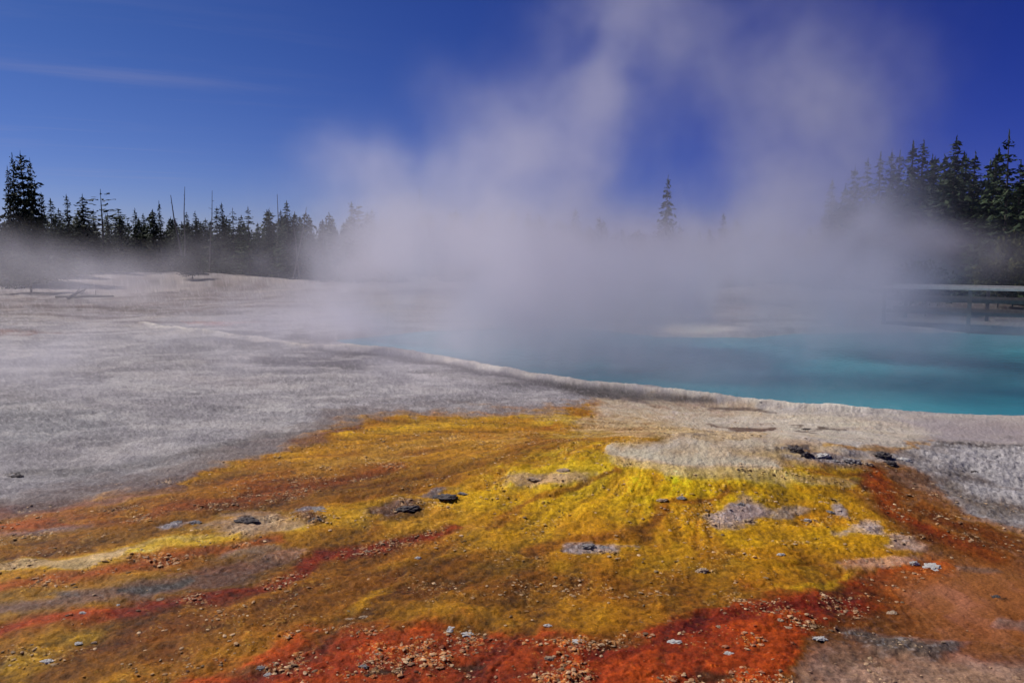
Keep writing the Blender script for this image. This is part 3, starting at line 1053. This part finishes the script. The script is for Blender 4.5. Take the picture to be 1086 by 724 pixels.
for i in range(420):
    px = fr_.uniform(-260, 640)
    D = fr_.uniform(72, 110)
    p = at(px, 270, D)
    add_far(p.x, D, fr_.uniform(4.0, 6.4))
for i in range(120):
    px = fr_.uniform(560, 900)
    D = fr_.uniform(68, 110)
    p = at(px, 270, D)
    add_far(p.x, D, fr_.uniform(3.5, 5.0))
for i in range(240):
    px = fr_.uniform(880, 1500)
    D = fr_.uniform(44, 75)
    p = at(px, 270, D)
    add_far(p.x, D, fr_.uniform(5.6, 8.4) * (1 if px > 960 else .75))
fm_ = cards_mesh("far_woods", *[np.concatenate(a_) for a_ in acc])
fm_.materials.append(M_needle)
fo = bpy.data.objects.new("far_woods", fm_)
COL.objects.link(fo)
fo["kind"] = "stuff"
fo["label"] = "dark mass of conifer forest behind the single trees"
fo["category"] = "forest"


# ------------------------------------------------------------------ rocks
M_rock = {
    'white': simple_mat("white_sinter_rock", (.50, .47, .44), (.80, .76, .70), 14, bump=.6, dist=.02),
    'grey': simple_mat("grey_sinter_rock", (.14, .125, .125), (.50, .46, .44), 5, bump=.7, dist=.02),
    'dark': simple_mat("dark_crust_rock", (.055, .046, .046), (.20, .17, .16), 14, bump=.7, dist=.02),
    'tan': simple_mat("stained_sinter_rock", (.30, .18, .10), (.62, .48, .34), 5, bump=.6, dist=.02),
}


def rock_mesh(seed, jag=1.0, flat=.5, sub=3):
    bm = bmesh.new()
    bmesh.ops.create_icosphere(bm, subdivisions=4, radius=1)
    s = Vector((seed * 3.7, seed * 1.3, 0))
    for v in bm.verts:
        n = v.co.normalized()
        c = mnoise.cell_vector(n * 1.6 + s)
        d = 1 + .55 * jag * mnoise.noise(n * 2.6 - s) + .30 * jag * mnoise.noise(n * 1.5 + s) + .25 * jag * mnoise.noise(n * 3.6 + s) + .12 * mnoise.noise(n * 9 + s) + .10 * jag * (c.x - .5)
        v.co = n * d
        v.co.z *= flat
    me = bpy.data.meshes.new("rock")
    bm.to_mesh(me)
    bm.free()
    return me


ROCKS = [rock_mesh(i, 1.0, random.uniform(.4, .65)) for i in range(8)]
_rk = {}


def full_h(x, y):
    """height of the finished ground from its vertex grid"""
    r = math.hypot(x, y)
    a_ = math.atan2(x, y)
    j = int(round((a_ - R(-50)) / R(100) * 1399))
    j = max(0, min(1399, j))
    i = int(np.searchsorted(rad, r))
    i = max(0, min(NR - 1, i))
    return float(H2.reshape(NR, NA)[i, j])


def rock(px, py, w, hfrac, tone, label, cat="rock", group=None, n=0, name="sinter_rock", rz=None):
    x, y = ground_at(px, py, 0.0)
    for _ in range(3):
        h = full_h(x, y)
        x, y = ground_at(px, py, h)
    h = min(full_h(x, y), full_h(x + .02, y), full_h(x - .02, y), full_h(x, y + .02), full_h(x, y - .02))
    wid = w / FPX * y * (.5 if tone == 'dark' else .42)
    hfrac = hfrac * (1 if tone == 'dark' else .75)
    key = (n % 8, tone)
    if key not in _rk:
        m = ROCKS[n % 8].copy()
        m.materials.append(M_rock[tone])
        _rk[key] = m
    o = bpy.data.objects.new(name, _rk[key])
    COL.objects.link(o)
    o.location = (x, y, h + wid * hfrac * .15)
    o.scale = (wid, wid * .7, wid * hfrac * 1.3)
    o.rotation_euler = (random.uniform(-.15, .15), random.uniform(-.15, .15), random.uniform(-.5, .5) if rz is None else rz)
    o["label"] = label
    o["category"] = cat
    if group:
        o["group"] = group
    return o


G1 = "loose sinter rocks on the coloured mat"
G2 = "jagged dark crust rocks below the pale apron"
rocks = [
    (970, 597, 12, .9, 'white', "white upright chip at the left end of the bleached shard on rusty clay", G1),
    (988, 601, 28, .25, 'white', "long bleached shard lying on the rusty clay right of the mound", G1),
    (1056, 632, 9, .35, 'dark', "single small dark stone on the smooth tan clay", G1),
    (624, 579, 18, .5, 'grey', "left half of the grey split rock in the middle of the golden mat", G1),
    (640, 582, 17, .5, 'grey', "right half of the grey split rock in the middle of the golden mat", G1),
    (786, 536, 10, 1.0, 'grey', "blue-grey stone in the pale crust patch high on the yellow mound", G1),
    (792, 552, 14, .6, 'tan', "tan lump low in the pale crust patch of the yellow mound", G1),
    (881, 539, 11, .9, 'grey', "blue-grey stone on the right shoulder of the yellow mound", G1),
    (858, 553, 11, .7, 'white', "pale stone left of the blue-grey one on the right shoulder", G1),
    (828, 588, 10, .5, 'white', "pale stone low on the right side of the mound", G1),
    (476, 666, 16, .45, 'white', "white flat stone at the left of the pair in the red mat", G1),
    (496, 672, 17, .35, 'white', "white flat stone at the right of the pair in the red mat", G1),
    (371, 657, 16, .4, 'tan', "tan crust lump at the upper edge of the red mat, left of the yellow tuft", G1),
    (386, 654, 12, .45, 'tan', "smaller tan crust lump right beside the left one above the red mat", G1),
    (581, 663, 10, .8, 'white', "white stone where the gold mat turns red below centre", G1),
    (614, 678, 18, .35, 'white', "white flat slab right of the white stone below centre", G1),
    (583, 698, 12, .6, 'tan', "pinkish stone in the red mat near the bottom centre", G1),
    (715, 680, 17, .4, 'white', "white slab lying in the deep red mat right of centre", G1),
    (774, 693, 12, .5, 'white', "white stone in the deep red mat nearest the bottom right crusts", G1),
    (762, 664, 8, .5, 'tan', "small tan stone above the white slab in the red mat", G1),
    (443, 592, 10, .6, 'white', "single white pebble on the golden mat left of centre", G1),
    (389, 585, 9, .6, 'tan', "tan pebble in the oxblood streak left of centre", G1),
    (50, 701, 15, .5, 'white', "white stone in the yellow corner at the bottom left", G1),
    (83, 682, 11, .5, 'white', "white chip at the right edge of the bottom left yellow patch", G1),
    (100, 681, 9, .4, 'tan', "tan chip beside the oxblood strip at the bottom left", G1),
    (88, 650, 9, .5, 'white', "pale chip on the oxblood strip near the left edge", G1),
    (124, 640, 8, .5, 'white', "pale chip just above the middle of the oxblood strip", G1),
    (170, 636, 10, .5, 'tan', "pinkish chip on the oxblood strip below the dark puddle stain", G1),
    (188, 555, 16, .5, 'grey', "left of the grey pair of crust stones in the gold streak", G1),
    (206, 554, 15, .5, 'grey', "right of the grey pair of crust stones in the gold streak", G1),
    (262, 553, 22, .35, 'dark', "dark flat crust inside the pale ring at the left", G1),
    (340, 540, 24, .3, 'grey', "grey slab above the rust-brown hollow left of centre", G1),
    (334, 550, 14, .35, 'dark', "dark brown lump in the rust-brown hollow left of centre", G1),
    (432, 541, 24, .3, 'dark', "dark brown crust lump in the middle of the gold mat", G1),
    (472, 526, 26, .22, 'dark', "thin dark slab above and right of the dark brown crust lump", G1),
    (492, 523, 14, .35, 'grey', "grey chip at the right tip of the thin dark slab", G1),
    (844, 479, 16, .8, 'dark', "dark jagged rock at the left end of the crust row", G2),
    (856, 484, 13, .7, 'dark', "second dark rock from the left in the crust row", G2),
    (872, 484, 18, .5, 'white', "white crust block right of the two dark rocks", G2),
    (884, 487, 14, .5, 'grey', "low grey block at the end of the white crust block", G2),
    (904, 489, 22, .5, 'grey', "grey crust slab in the middle of the row under the apron", G2),
    (919, 492, 14, .6, 'tan', "stained block right of the middle grey slab", G2),
    (935, 484, 20, .6, 'dark', "largest dark jagged rock in the row, before the white slope", G2),
    (944, 491, 14, .6, 'dark', "dark rock at the lower right of the largest dark one", G2),
    (958, 487, 18, .4, 'white', "white block at the edge of the white slope", G2),
    (1034, 500, 9, .35, 'dark', "small dark stone alone on the white slope", G1),
    (16, 505, 15, .25, 'dark', "thin dark flake on the grey flat at the left edge", G1),
    (858, 455, 15, .25, 'dark', "flat brown flake on the pale apron", G1),
    (870, 676, 20, .3, 'white', "white chip at the left tip of the grey grit band", G1),
    (945, 650, 14, .3, 'tan', "pinkish flake at the lower edge of the red zone on the right", G1),
    (1036, 700, 8, .4, 'tan', "tan pebble on the clay at the bottom right", G1),
    (277, 708, 12, .6, 'grey', "grey stone in the dark red patch at the bottom left of centre", G1),
    (284, 715, 10, .6, 'white', "pale stone beneath the grey one in the dark red patch", G1),
    (400, 694, 12, .6, 'tan', "tan lump at the upper end of the crust trail in the red mat", G1),
    (386, 706, 12, .6, 'grey', "grey lump at the lower end of the crust trail in the red mat", G1),
    (826, 655, 12, .6, 'tan', "pink-tan lump, upper one in the crust heap at the bottom right", G1),
    (836, 666, 12, .6, 'tan', "pink-tan lump, lower one in the crust heap at the bottom right", G1),
    (702, 517, 14, .4, 'tan', "flat tan crust stone on the top of the yellow mound", G1),
    (722, 520, 12, .4, 'grey', "grey crust stone right of the flat tan one on the yellow mound", G1),
    (568, 507, 20, .35, 'tan', "crust slab left of the mound top, lower end of the pale ridge", G1),
    (598, 497, 18, .35, 'tan', "crust slab left of the mound top, upper end of the pale ridge", G1),
    (744, 605, 16, .5, 'tan', "tan lump on the golden slope below the mound", G1),
]
for i, (px, py, w, hf, tone, lab, g) in enumerate(rocks):
    rock(px, py, w, hf, tone, lab, "rock", g, i)
# gravel: one mass of tiny crust chips
ico = bmesh.new()
bmesh.ops.create_icosphere(ico, subdivisions=1, radius=1)
iv = np.array([v.co[:] for v in ico.verts])
ifc = np.array([[v.index for v in f.verts] for f in ico.faces])
ico.free()
cand = np.flatnonzero((Rr > 3.0) & (Rr < 17) & (np.abs(A.ravel()) < R(44)) & (SD < -.1))
area = Rr[cand] ** 2.2
wgt = area * (gather[cand] ** 1.1 * (gran[cand] > .3) * 1.5 + .015 + .10 * (gran[cand] > 1.0)) * np.where(warm[cand] < .3, .12, 1.0)
wgt *= (sst(17, 9, Rr[cand]) + .1) * (.4 + .6 * (gold[cand] < .33))
wgt /= wgt.sum()
NG = 17000
pick = rng.choice(cand, NG, p=wgt)
base = verts[pick] + np.column_stack([rng.normal(0, .006, (NG, 2)), np.zeros(NG)])
size = .0034 * np.exp(rng.normal(0, .7, NG)) * (.8 + Rr[pick] / 14)
size = np.clip(size, .002, .0125)
scl = size[:, None] * np.column_stack([rng.uniform(.8, 1.7, NG), rng.uniform(.7, 1.3, NG), rng.uniform(.22, .5, NG)])
th = rng.uniform(0, 6.28, NG)
jit = 1 + rng.normal(0, .18, (NG, len(iv), 1))
g_v = iv[None] * jit * scl[:, None, :]
cx, sx = np.cos(th)[:, None], np.sin(th)[:, None]
g_v = np.stack([g_v[..., 0] * cx - g_v[..., 1] * sx, g_v[..., 0] * sx + g_v[..., 1] * cx, g_v[..., 2]], -1)
g_v += base[:, None, :]
g_v[..., 2] += size[:, None] * .15
g_f = (ifc[None] + (np.arange(NG) * len(iv))[:, None, None]).reshape(-1, 3)
grm = np_mesh("sinter_gravel", g_v.reshape(-1, 3), [g_f], smooth=False)
mixc = np.clip(rng.beta(1.3, 1.3, NG), 0, 1)[:, None]
paleg = np.where(warm[pick][:, None] > .3, pal(216, 184, 146)[None], pal(150, 146, 152)[None]) * rng.uniform(.5, 1.1, (NG, 1))
gcol = C[pick] * (1 - mixc) + paleg * mixc
dk = rng.random(NG) < .14
gcol[dk] *= .4
set_col(grm, "mineral", np.clip(np.repeat(gcol, len(iv), 0), .01, .7))
gvm, nt, bs, out = mat("gravel")
at_n = node(nt, "ShaderNodeAttribute", attribute_name="mineral")
nt.links.new(at_n.outputs["Color"], bs.inputs["Base Color"])
bs.inputs["Roughness"].default_value = .8
bs.inputs["Specular IOR Level"].default_value = .25
grm.materials.append(gvm)
go = bpy.data.objects.new("gravel", grm)
COL.objects.link(go)
go["kind"] = "stuff"
go["label"] = "small pale and rusty crust chips strewn over the mat"
go["category"] = "gravel"


# ------------------------------------------------------------------ boardwalk and railing
def box(bm, c, s, rz=0.0, bev=0.0):
    g_ = bmesh.ops.create_cube(bm, size=1)
    for v in g_['verts']:
        x, y, z = v.co.x * s[0], v.co.y * s[1], v.co.z * s[2]
        v.co = (c[0] + x * math.cos(rz) - y * math.sin(rz), c[1] + x * math.sin(rz) + y * math.cos(rz), c[2] + z)


def bm_obj(name, fn, m, parent):
    bm = bmesh.new()
    fn(bm)
    me = bpy.data.meshes.new(name)
    bm.to_mesh(me)
    bm.free()
    me.materials.append(m)
    return part(name, me, parent)


RA = at(936, 303, 22.6)      # left end of top rail
RB = at(1086, 310.5, 20.6)
dirv = Vector((RB.x - RA.x, RB.y - RA.y, 0)).normalized()
rz = math.atan2(dirv.y, dirv.x)
perp = Vector((-dirv.y, dirv.x, 0))
RAIL_Z = RA.z
DECK_Z = RAIL_Z - 1.02
LEN = 11.0
bw = empty("boardwalk", (RA.x, RA.y, 0), "weathered raised boardwalk with handrail crossing behind the right end of the pool", "boardwalk", None, rz)


def LX(bm, x, y, z, s):
    box(bm, (x, y, z), s)


# local frame: x along the walk, y away from the camera
bm_obj("handrail", lambda b_: LX(b_, LEN / 2, 0, RAIL_Z - .03, (LEN, .19, .07)), M_rail, bw)
bm_obj("handrail", lambda b_: LX(b_, LEN / 2, 1.7, RAIL_Z - .03, (LEN, .19, .07)), M_rail, bw)
for k_ in range(2):
    for zz in (.36, .70):
        bm_obj("lower_rail", lambda b_: LX(b_, LEN / 2, .05 + 1.6 * k_, RAIL_Z - zz, (LEN, .035, .10)), M_beam, bw)
for k_ in range(2):
    for i in range(6):
        xx = .08 + i * 2.1 + (.25 if k_ else 0)
        if xx > LEN:
            continue
        bm_obj("post", lambda b_: LX(b_, xx, -.03 + 1.76 * k_, (RAIL_Z - .067 + -.3) / 2, (.09, .09, RAIL_Z - .067 + .3)), M_beam, bw)


def deck(b_):
    n = int(LEN / .15)
    for i in range(n):
        LX(b_, .075 + i * .15, .86 + random.uniform(-.01, .01), DECK_Z + random.uniform(-.002, .002), (.138, 1.62, .04))


bm_obj("deck", deck, M_beam, bw)
bm_obj("side_beam", lambda b_: LX(b_, LEN / 2, .085, DECK_Z - .10, (LEN, .05, .16)), M_beam, bw)
bm_obj("side_beam", lambda b_: LX(b_, LEN / 2, 1.64, DECK_Z - .10, (LEN, .05, .16)), M_beam, bw)

# fallen logs on the left flat
def log(px0, v0, px1, v1, D0, D1, r0, label):
    a_, b_ = at(px0, v0, D0), at(px1, v1, D1)
    a_.z = gh(a_.x, a_.y) + r0 * .7
    b_.z = max(gh(b_.x, b_.y) + r0 * .5, b_.z)
    d = b_ - a_
    me = tubes_mesh("fallen_log", [([(0, 0, 0), d * .5 + Vector((0, 0, .03)), d], [r0, r0 * .8, r0 * .4]),
                                   ([d * .4, d * .45 + Vector((.2, .1, .35))], [r0 * .4, r0 * .1]),
                                   ([d * .7, d * .72 + Vector((-.15, .2, .3))], [r0 * .3, r0 * .08])], 8)
    me.materials.append(M_dead)
    o = bpy.data.objects.new("fallen_log", me)
    COL.objects.link(o)
    o.location = a_
    o["label"] = label
    o["category"] = "log"
    o["group"] = "fallen logs on the left flat"


log(72, 314, 90, 307, 38, 39, .09, "pale fallen log lying tilted in the mist on the left flat")
log(60, 311, 120, 314, 40, 38, .10, "longer dark fallen log lying behind the pale tilted one")
log(196, 296, 222, 296, 58, 58, .14, "fallen log beneath the dark misted bush on the far flat")


# ------------------------------------------------------------------ steam (fog volumes built with geometry nodes)
class F:
    nt = None

    def __init__(s, sock):
        s.s = sock

    @staticmethod
    def _in(nt, inp, v):
        if isinstance(v, F):
            nt.links.new(v.s, inp)
        else:
            inp.default_value = v

    @staticmethod
    def op(o, *a):
        n = F.nt.nodes.new("ShaderNodeMath")
        n.operation = o
        for i, v in enumerate(a):
            F._in(F.nt, n.inputs[i], v)
        return F(n.outputs[0])

    def __add__(s, o): return F.op('ADD', s, o)
    def __radd__(s, o): return F.op('ADD', s, o)
    def __sub__(s, o): return F.op('SUBTRACT', s, o)
    def __rsub__(s, o): return F.op('SUBTRACT', o, s)
    def __mul__(s, o): return F.op('MULTIPLY', s, o)
    def __rmul__(s, o): return F.op('MULTIPLY', s, o)


def fsmooth(v, a_, b_, lo=0.0, hi=1.0):
    n = F.nt.nodes.new("ShaderNodeMapRange")
    n.interpolation_type = 'SMOOTHSTEP'
    F._in(F.nt, n.inputs["Value"], v)
    n.inputs["From Min"].default_value = a_
    n.inputs["From Max"].default_value = b_
    n.inputs["To Min"].default_value = lo
    n.inputs["To Max"].default_value = hi
    return F(n.outputs[0])


def fnoise(x, y, z, scale, detail=3, rough=.55, dist=0.0):
    cmb = F.nt.nodes.new("ShaderNodeCombineXYZ")
    for i, v in enumerate((x, y, z)):
        F._in(F.nt, cmb.inputs[i], v)
    n = F.nt.nodes.new("ShaderNodeTexNoise")
    F.nt.links.new(cmb.outputs[0], n.inputs["Vector"])
    n.inputs["Scale"].default_value = scale
    n.inputs["Detail"].default_value = detail
    n.inputs["Roughness"].default_value = rough
    n.inputs["Distortion"].default_value = dist
    return F(n.outputs["Fac"])


def steam_volume(name, label, lo, hi, voxel, puffs, nscale, mat_, seed, contrast=(.39, .61)):
    nt = bpy.data.node_groups.new(name, 'GeometryNodeTree')
    nt.interface.new_socket("Geometry", in_out='INPUT', socket_type='NodeSocketGeometry')
    nt.interface.new_socket("Geometry", in_out='OUTPUT', socket_type='NodeSocketGeometry')
    F.nt = nt
    go_ = nt.nodes.new("NodeGroupOutput")
    vc = nt.nodes.new("GeometryNodeVolumeCube")
    pn = nt.nodes.new("GeometryNodeInputPosition")
    sx_ = nt.nodes.new("ShaderNodeSeparateXYZ")
    nt.links.new(pn.outputs[0], sx_.inputs[0])
    x, y, z = F(sx_.outputs[0]), F(sx_.outputs[1]), F(sx_.outputs[2])
    # slow warp of the puffs
    w = fnoise(x + seed, y, z, nscale * .55, 3, .6) - .5
    w2 = fnoise(x - seed, y + 31.0, z, nscale * .55, 3, .6) - .5
    big = 1.6 / nscale
    xw = x + w * big
    zw = z + w2 * (big * .8)
    tot = None
    for (px, py, D, rpx, rpy, rd, tau) in puffs:
        c = at(px, py, D)
        sx0, sz0 = rpx / FPX * D, rpy / FPX * D
        amp = tau / (1.772 * rd)
        a1 = (xw - c.x) * (1 / sx0)
        a2 = (y - c.y) * (1 / rd)
        a3 = (zw - c.z) * (1 / sz0)
        e = F.op('EXPONENT', (a1 * a1 + a2 * a2 + a3 * a3) * -1.0) * amp
        tot = e if tot is None else tot + e
    n = fnoise(x * 1.0 + seed * 2, y, z * .8, nscale, 5, .58, .6)
    m = fsmooth(n, contrast[0], contrast[1], .10, 1.9)
    n2_ = fnoise(x - seed, y + 7.0, z, nscale * 2.7, 4, .62, 1.0)
    d = tot * m * fsmooth(n2_, .36, .64, .55, 1.45)
    # fade to nothing at the faces of the grid
    for s_, a_, b_ in ((x, lo[0], hi[0]), (y, lo[1], hi[1])):
        m1 = (b_ - a_) * .06
        d = d * fsmooth(s_, a_, a_ + m1) * fsmooth(s_, b_, b_ - m1)
    d = d * fsmooth(z, hi[2], hi[2] - 1.5)
    d = F.op('MAXIMUM', d - .004, 0.0)
    nt.links.new(d.s, vc.inputs["Density"])
    vc.inputs["Min"].default_value = lo
    vc.inputs["Max"].default_value = hi
    for i, ax in enumerate("XYZ"):
        vc.inputs["Resolution " + ax].default_value = max(8, int((hi[i] - lo[i]) / voxel))
    sm = nt.nodes.new("GeometryNodeSetMaterial")
    sm.inputs["Material"].default_value = mat_
    nt.links.new(vc.outputs[0], sm.inputs[0])
    nt.links.new(sm.outputs[0], go_.inputs[0])
    vd = bpy.data.volumes.new(name)
    vd.materials.append(mat_)
    o = bpy.data.objects.new(name, vd)
    COL.objects.link(o)
    md = o.modifiers.new("steam", 'NODES')
    md.node_group = nt
    o["kind"] = "stuff"
    o["label"] = label
    o["category"] = "steam"
    return o


def vol_mat(name, col, aniso=.0, dens=1.0):
    m = bpy.data.materials.new(name)
    m.use_nodes = True
    nt = m.node_tree
    nt.nodes.clear()
    o_ = nt.nodes.new("ShaderNodeOutputMaterial")
    p = nt.nodes.new("ShaderNodeVolumePrincipled")
    p.inputs["Color"].default_value = col + (1,)
    p.inputs["Density"].default_value = dens
    p.inputs["Anisotropy"].default_value = aniso
    nt.links.new(p.outputs[0], o_.inputs["Volume"])
    return m


M_steam = vol_mat("steam", (.87, .842, .905), .6)
SHIFT = [
    (430, 300, 18, 95, 50, 3.5, 1.5), (345, 330, 18, 50, 26, 2.5, .5),
    (560, 250, 16, 95, 65, 3.2, 1.4), (545, 150, 16, 60, 42, 2.2, .60), (430, 185, 16.5, 50, 28, 2.2, .38),
    (620, 160, 15.5, 40, 45, 2, .45), (490, 215, 16, 50, 36, 2.4, .4),
    (640, 50, 15, 65, 70, 2.4, .25), (760, 20, 15, 100, 50, 2.4, .27), (715, 95, 15, 80, 65, 2.4, .55), (690, 10, 15, 90, 60, 2.4, .25), (400, 215, 17, 60, 40, 2.4, .45), (640, 110, 15, 50, 40, 2, .20),
    (620, 310, 16, 130, 52, 3.4, 2.4), (740, 290, 17, 80, 46, 3, 2.2), (500, 335, 17, 100, 28, 3, 1.3),
    (860, 140, 16, 75, 70, 2.4, .80), (905, 95, 16, 65, 45, 2.4, .45), (850, 235, 15.5, 78, 60, 2.6, 1.9), (785, 215, 16, 34, 50, 2.4, .6),
    (870, 310, 16, 75, 45, 2.6, 1.8), (960, 345, 17.5, 70, 14, 2.0, .7), (1060, 352, 17.5, 90, 10, 1.5, .7), (1060, 380, 14, 80, 14, 1.8, .12), (760, 330, 15.5, 60, 24, 2, 1.0),
    (760, 380, 13.5, 220, 20, 1.8, .62), (1010, 362, 16.5, 110, 13, 2, .9), (350, 262, 20, 60, 45, 2.6, .35), (560, 368, 14.5, 150, 22, 2.4, .6), (395, 350, 16.5, 80, 14, 2.6, 1.5), (540, 348, 18, 110, 12, 2.2, 1.4), (870, 346, 18, 60, 12, 2.2, 1.2),
    (150, 372, 14, 200, 28, 3.0, .45), (40, 400, 11.5, 140, 24, 1.5, .14),
]
steam_volume("steam", "tall pale steam billowing up from the turquoise pool", (-13.5, 8.4, -.3), (15.5, 23.6, 9.6), .15, SHIFT, .42, M_steam, 3.0)
FARP = [
    (20, 280, 34, 100, 28, 4, .30), (110, 280, 38, 90, 26, 4, .28), (205, 265, 46, 40, 26, 3, .22), (-120, 280, 36, 120, 34, 4, .35),
    (290, 278, 48, 60, 14, 4, .2), (405, 262, 44, 50, 34, 4, 1.1), (470, 250, 44, 70, 44, 4, 1.6), (600, 258, 40, 110, 40, 4, 1.6),
    (740, 272, 34, 100, 34, 4, 1.4), (875, 240, 32, 42, 44, 3.5, .7), (960, 250, 29, 70, 16, 3, 1.0), (1030, 262, 29, 40, 14, 3, .35), (1000, 285, 27, 80, 16, 1.6, .15), (60, 302, 33, 130, 12, 3, .3),
    (850, 280, 30, 60, 40, 3.5, .8),
]
steam_volume("mist", "low mist drifting in front of the treeline", (-42, 23.6, -.3), (26, 58, 11), .42, FARP, .16, M_steam, 11.0, (.34, .62))

# ------------------------------------------------------------------ light
SUN_EL, SUN_AZ = 42.0, -62.0           # azimuth measured from straight ahead, clockwise positive
sd_ = Vector((math.sin(R(SUN_AZ)) * math.cos(R(SUN_EL)), math.cos(R(SUN_AZ)) * math.cos(R(SUN_EL)), math.sin(R(SUN_EL))))
sl = bpy.data.lights.new("sun", 'SUN')
sl.energy = 3.8
sl.angle = R(.53)
sl.color = (1.0, .955, .90)
so = bpy.data.objects.new("sun", sl)
COL.objects.link(so)
so.rotation_euler = (-sd_).to_track_quat('-Z', 'Y').to_euler()
so.location = (0, 0, 30)

w = bpy.data.worlds.new("World")
scene.world = w
w.use_nodes = True
nt = w.node_tree
bg = nt.nodes["Background"]
sky = nt.nodes.new("ShaderNodeTexSky")
sky.sky_type = 'NISHITA'
sky.sun_disc = False
sky.sun_elevation = R(SUN_EL)
sky.sun_rotation = R(SUN_AZ)
sky.air_density = 1.0
sky.dust_density = .3
sky.ozone_density = 3.0
sky.altitude = 2400
# cirrus
tc = nt.nodes.new("ShaderNodeTexCoord")
sx_ = nt.nodes.new("ShaderNodeSeparateXYZ")
nt.links.new(tc.outputs["Generated"], sx_.inputs[0])
F.nt = nt
dx, dy, dz = F(sx_.outputs[0]), F(sx_.outputs[1]), F(sx_.outputs[2])
zz = F.op('MAXIMUM', dz, .03)
cu, cv = F.op('DIVIDE', dx, zz), F.op('DIVIDE', dy, zz)
ca = cu * .9 + cv * .35
cb = cv * .9 - cu * .35
cn = fnoise(ca * .35, cb * 1.3, 3.1, 1.0, 6, .6, .4)
cm_ = fsmooth(cn, .48, .86, 0, .20) * fsmooth(dx * -1.0, .10, .45) * fsmooth(dz, .02, .12) * fsmooth(dz, .34, .20)
def vop(o, a_, b_):
    n = nt.nodes.new("ShaderNodeVectorMath")
    n.operation = o
    for i_, v_ in enumerate((a_, b_)):
        if hasattr(v_, "is_linked"):
            nt.links.new(v_, n.inputs[i_])
        else:
            n.inputs[i_].default_value = v_
    return n.outputs[0]


# polarising filter: deeper, more violet blue, strongest away from the sun
nrm = vop('MULTIPLY', sky.outputs[0], (1 / 4.3,) * 3)
gm_ = nt.nodes.new("ShaderNodeGamma")
nt.links.new(nrm, gm_.inputs[0])
gm_.inputs[1].default_value = 1.65
tin = vop('MULTIPLY', gm_.outputs[0], (4.3 * 1.12, 4.3 * 1.12, 4.3 * 1.2))
side = dx + dz * .6
cc = nt.nodes.new("ShaderNodeCombineXYZ")
nt.links.new((fsmooth(side, -.45, .75, .49, .28) * fsmooth(dz, .40, 0.0, 1.0, .80)).s, cc.inputs[0])
nt.links.new((fsmooth(side, -.45, .75, .50, .29) * fsmooth(dz, .40, 0.0, 1.0, .62)).s, cc.inputs[1])
nt.links.new((fsmooth(side, -.45, .75, .56, .70) * fsmooth(dz, .40, 0.0, 1.0, .72)).s, cc.inputs[2])
tin = vop('MULTIPLY', tin, cc.outputs[0])
mx = nt.nodes.new("ShaderNodeMix")
mx.data_type = 'RGBA'
nt.links.new(cm_.s, mx.inputs["Factor"])
nt.links.new(tin, mx.inputs["A"])
mx.inputs["B"].default_value = (5.0, 4.6, 6.0, 1)
nt.links.new(mx.outputs["Result"], bg.inputs["Color"])
bg.inputs["Strength"].default_value = .062

# ------------------------------------------------------------------ render settings
vs = scene.view_settings
vs.view_transform = 'Standard'
vs.look = 'None'
vs.exposure = .25
vs.gamma = 1
vs.use_curve_mapping = False
scene.render.engine = 'CYCLES'
cy = scene.cycles
cy.use_denoising = True
cy.denoiser = 'OPENIMAGEDENOISE'
cy.max_bounces = 8
cy.volume_bounces = 4
cy.volume_step_rate = 2.0
cy.volume_max_steps = 256
cy.use_adaptive_sampling = True
cy.adaptive_threshold = .02
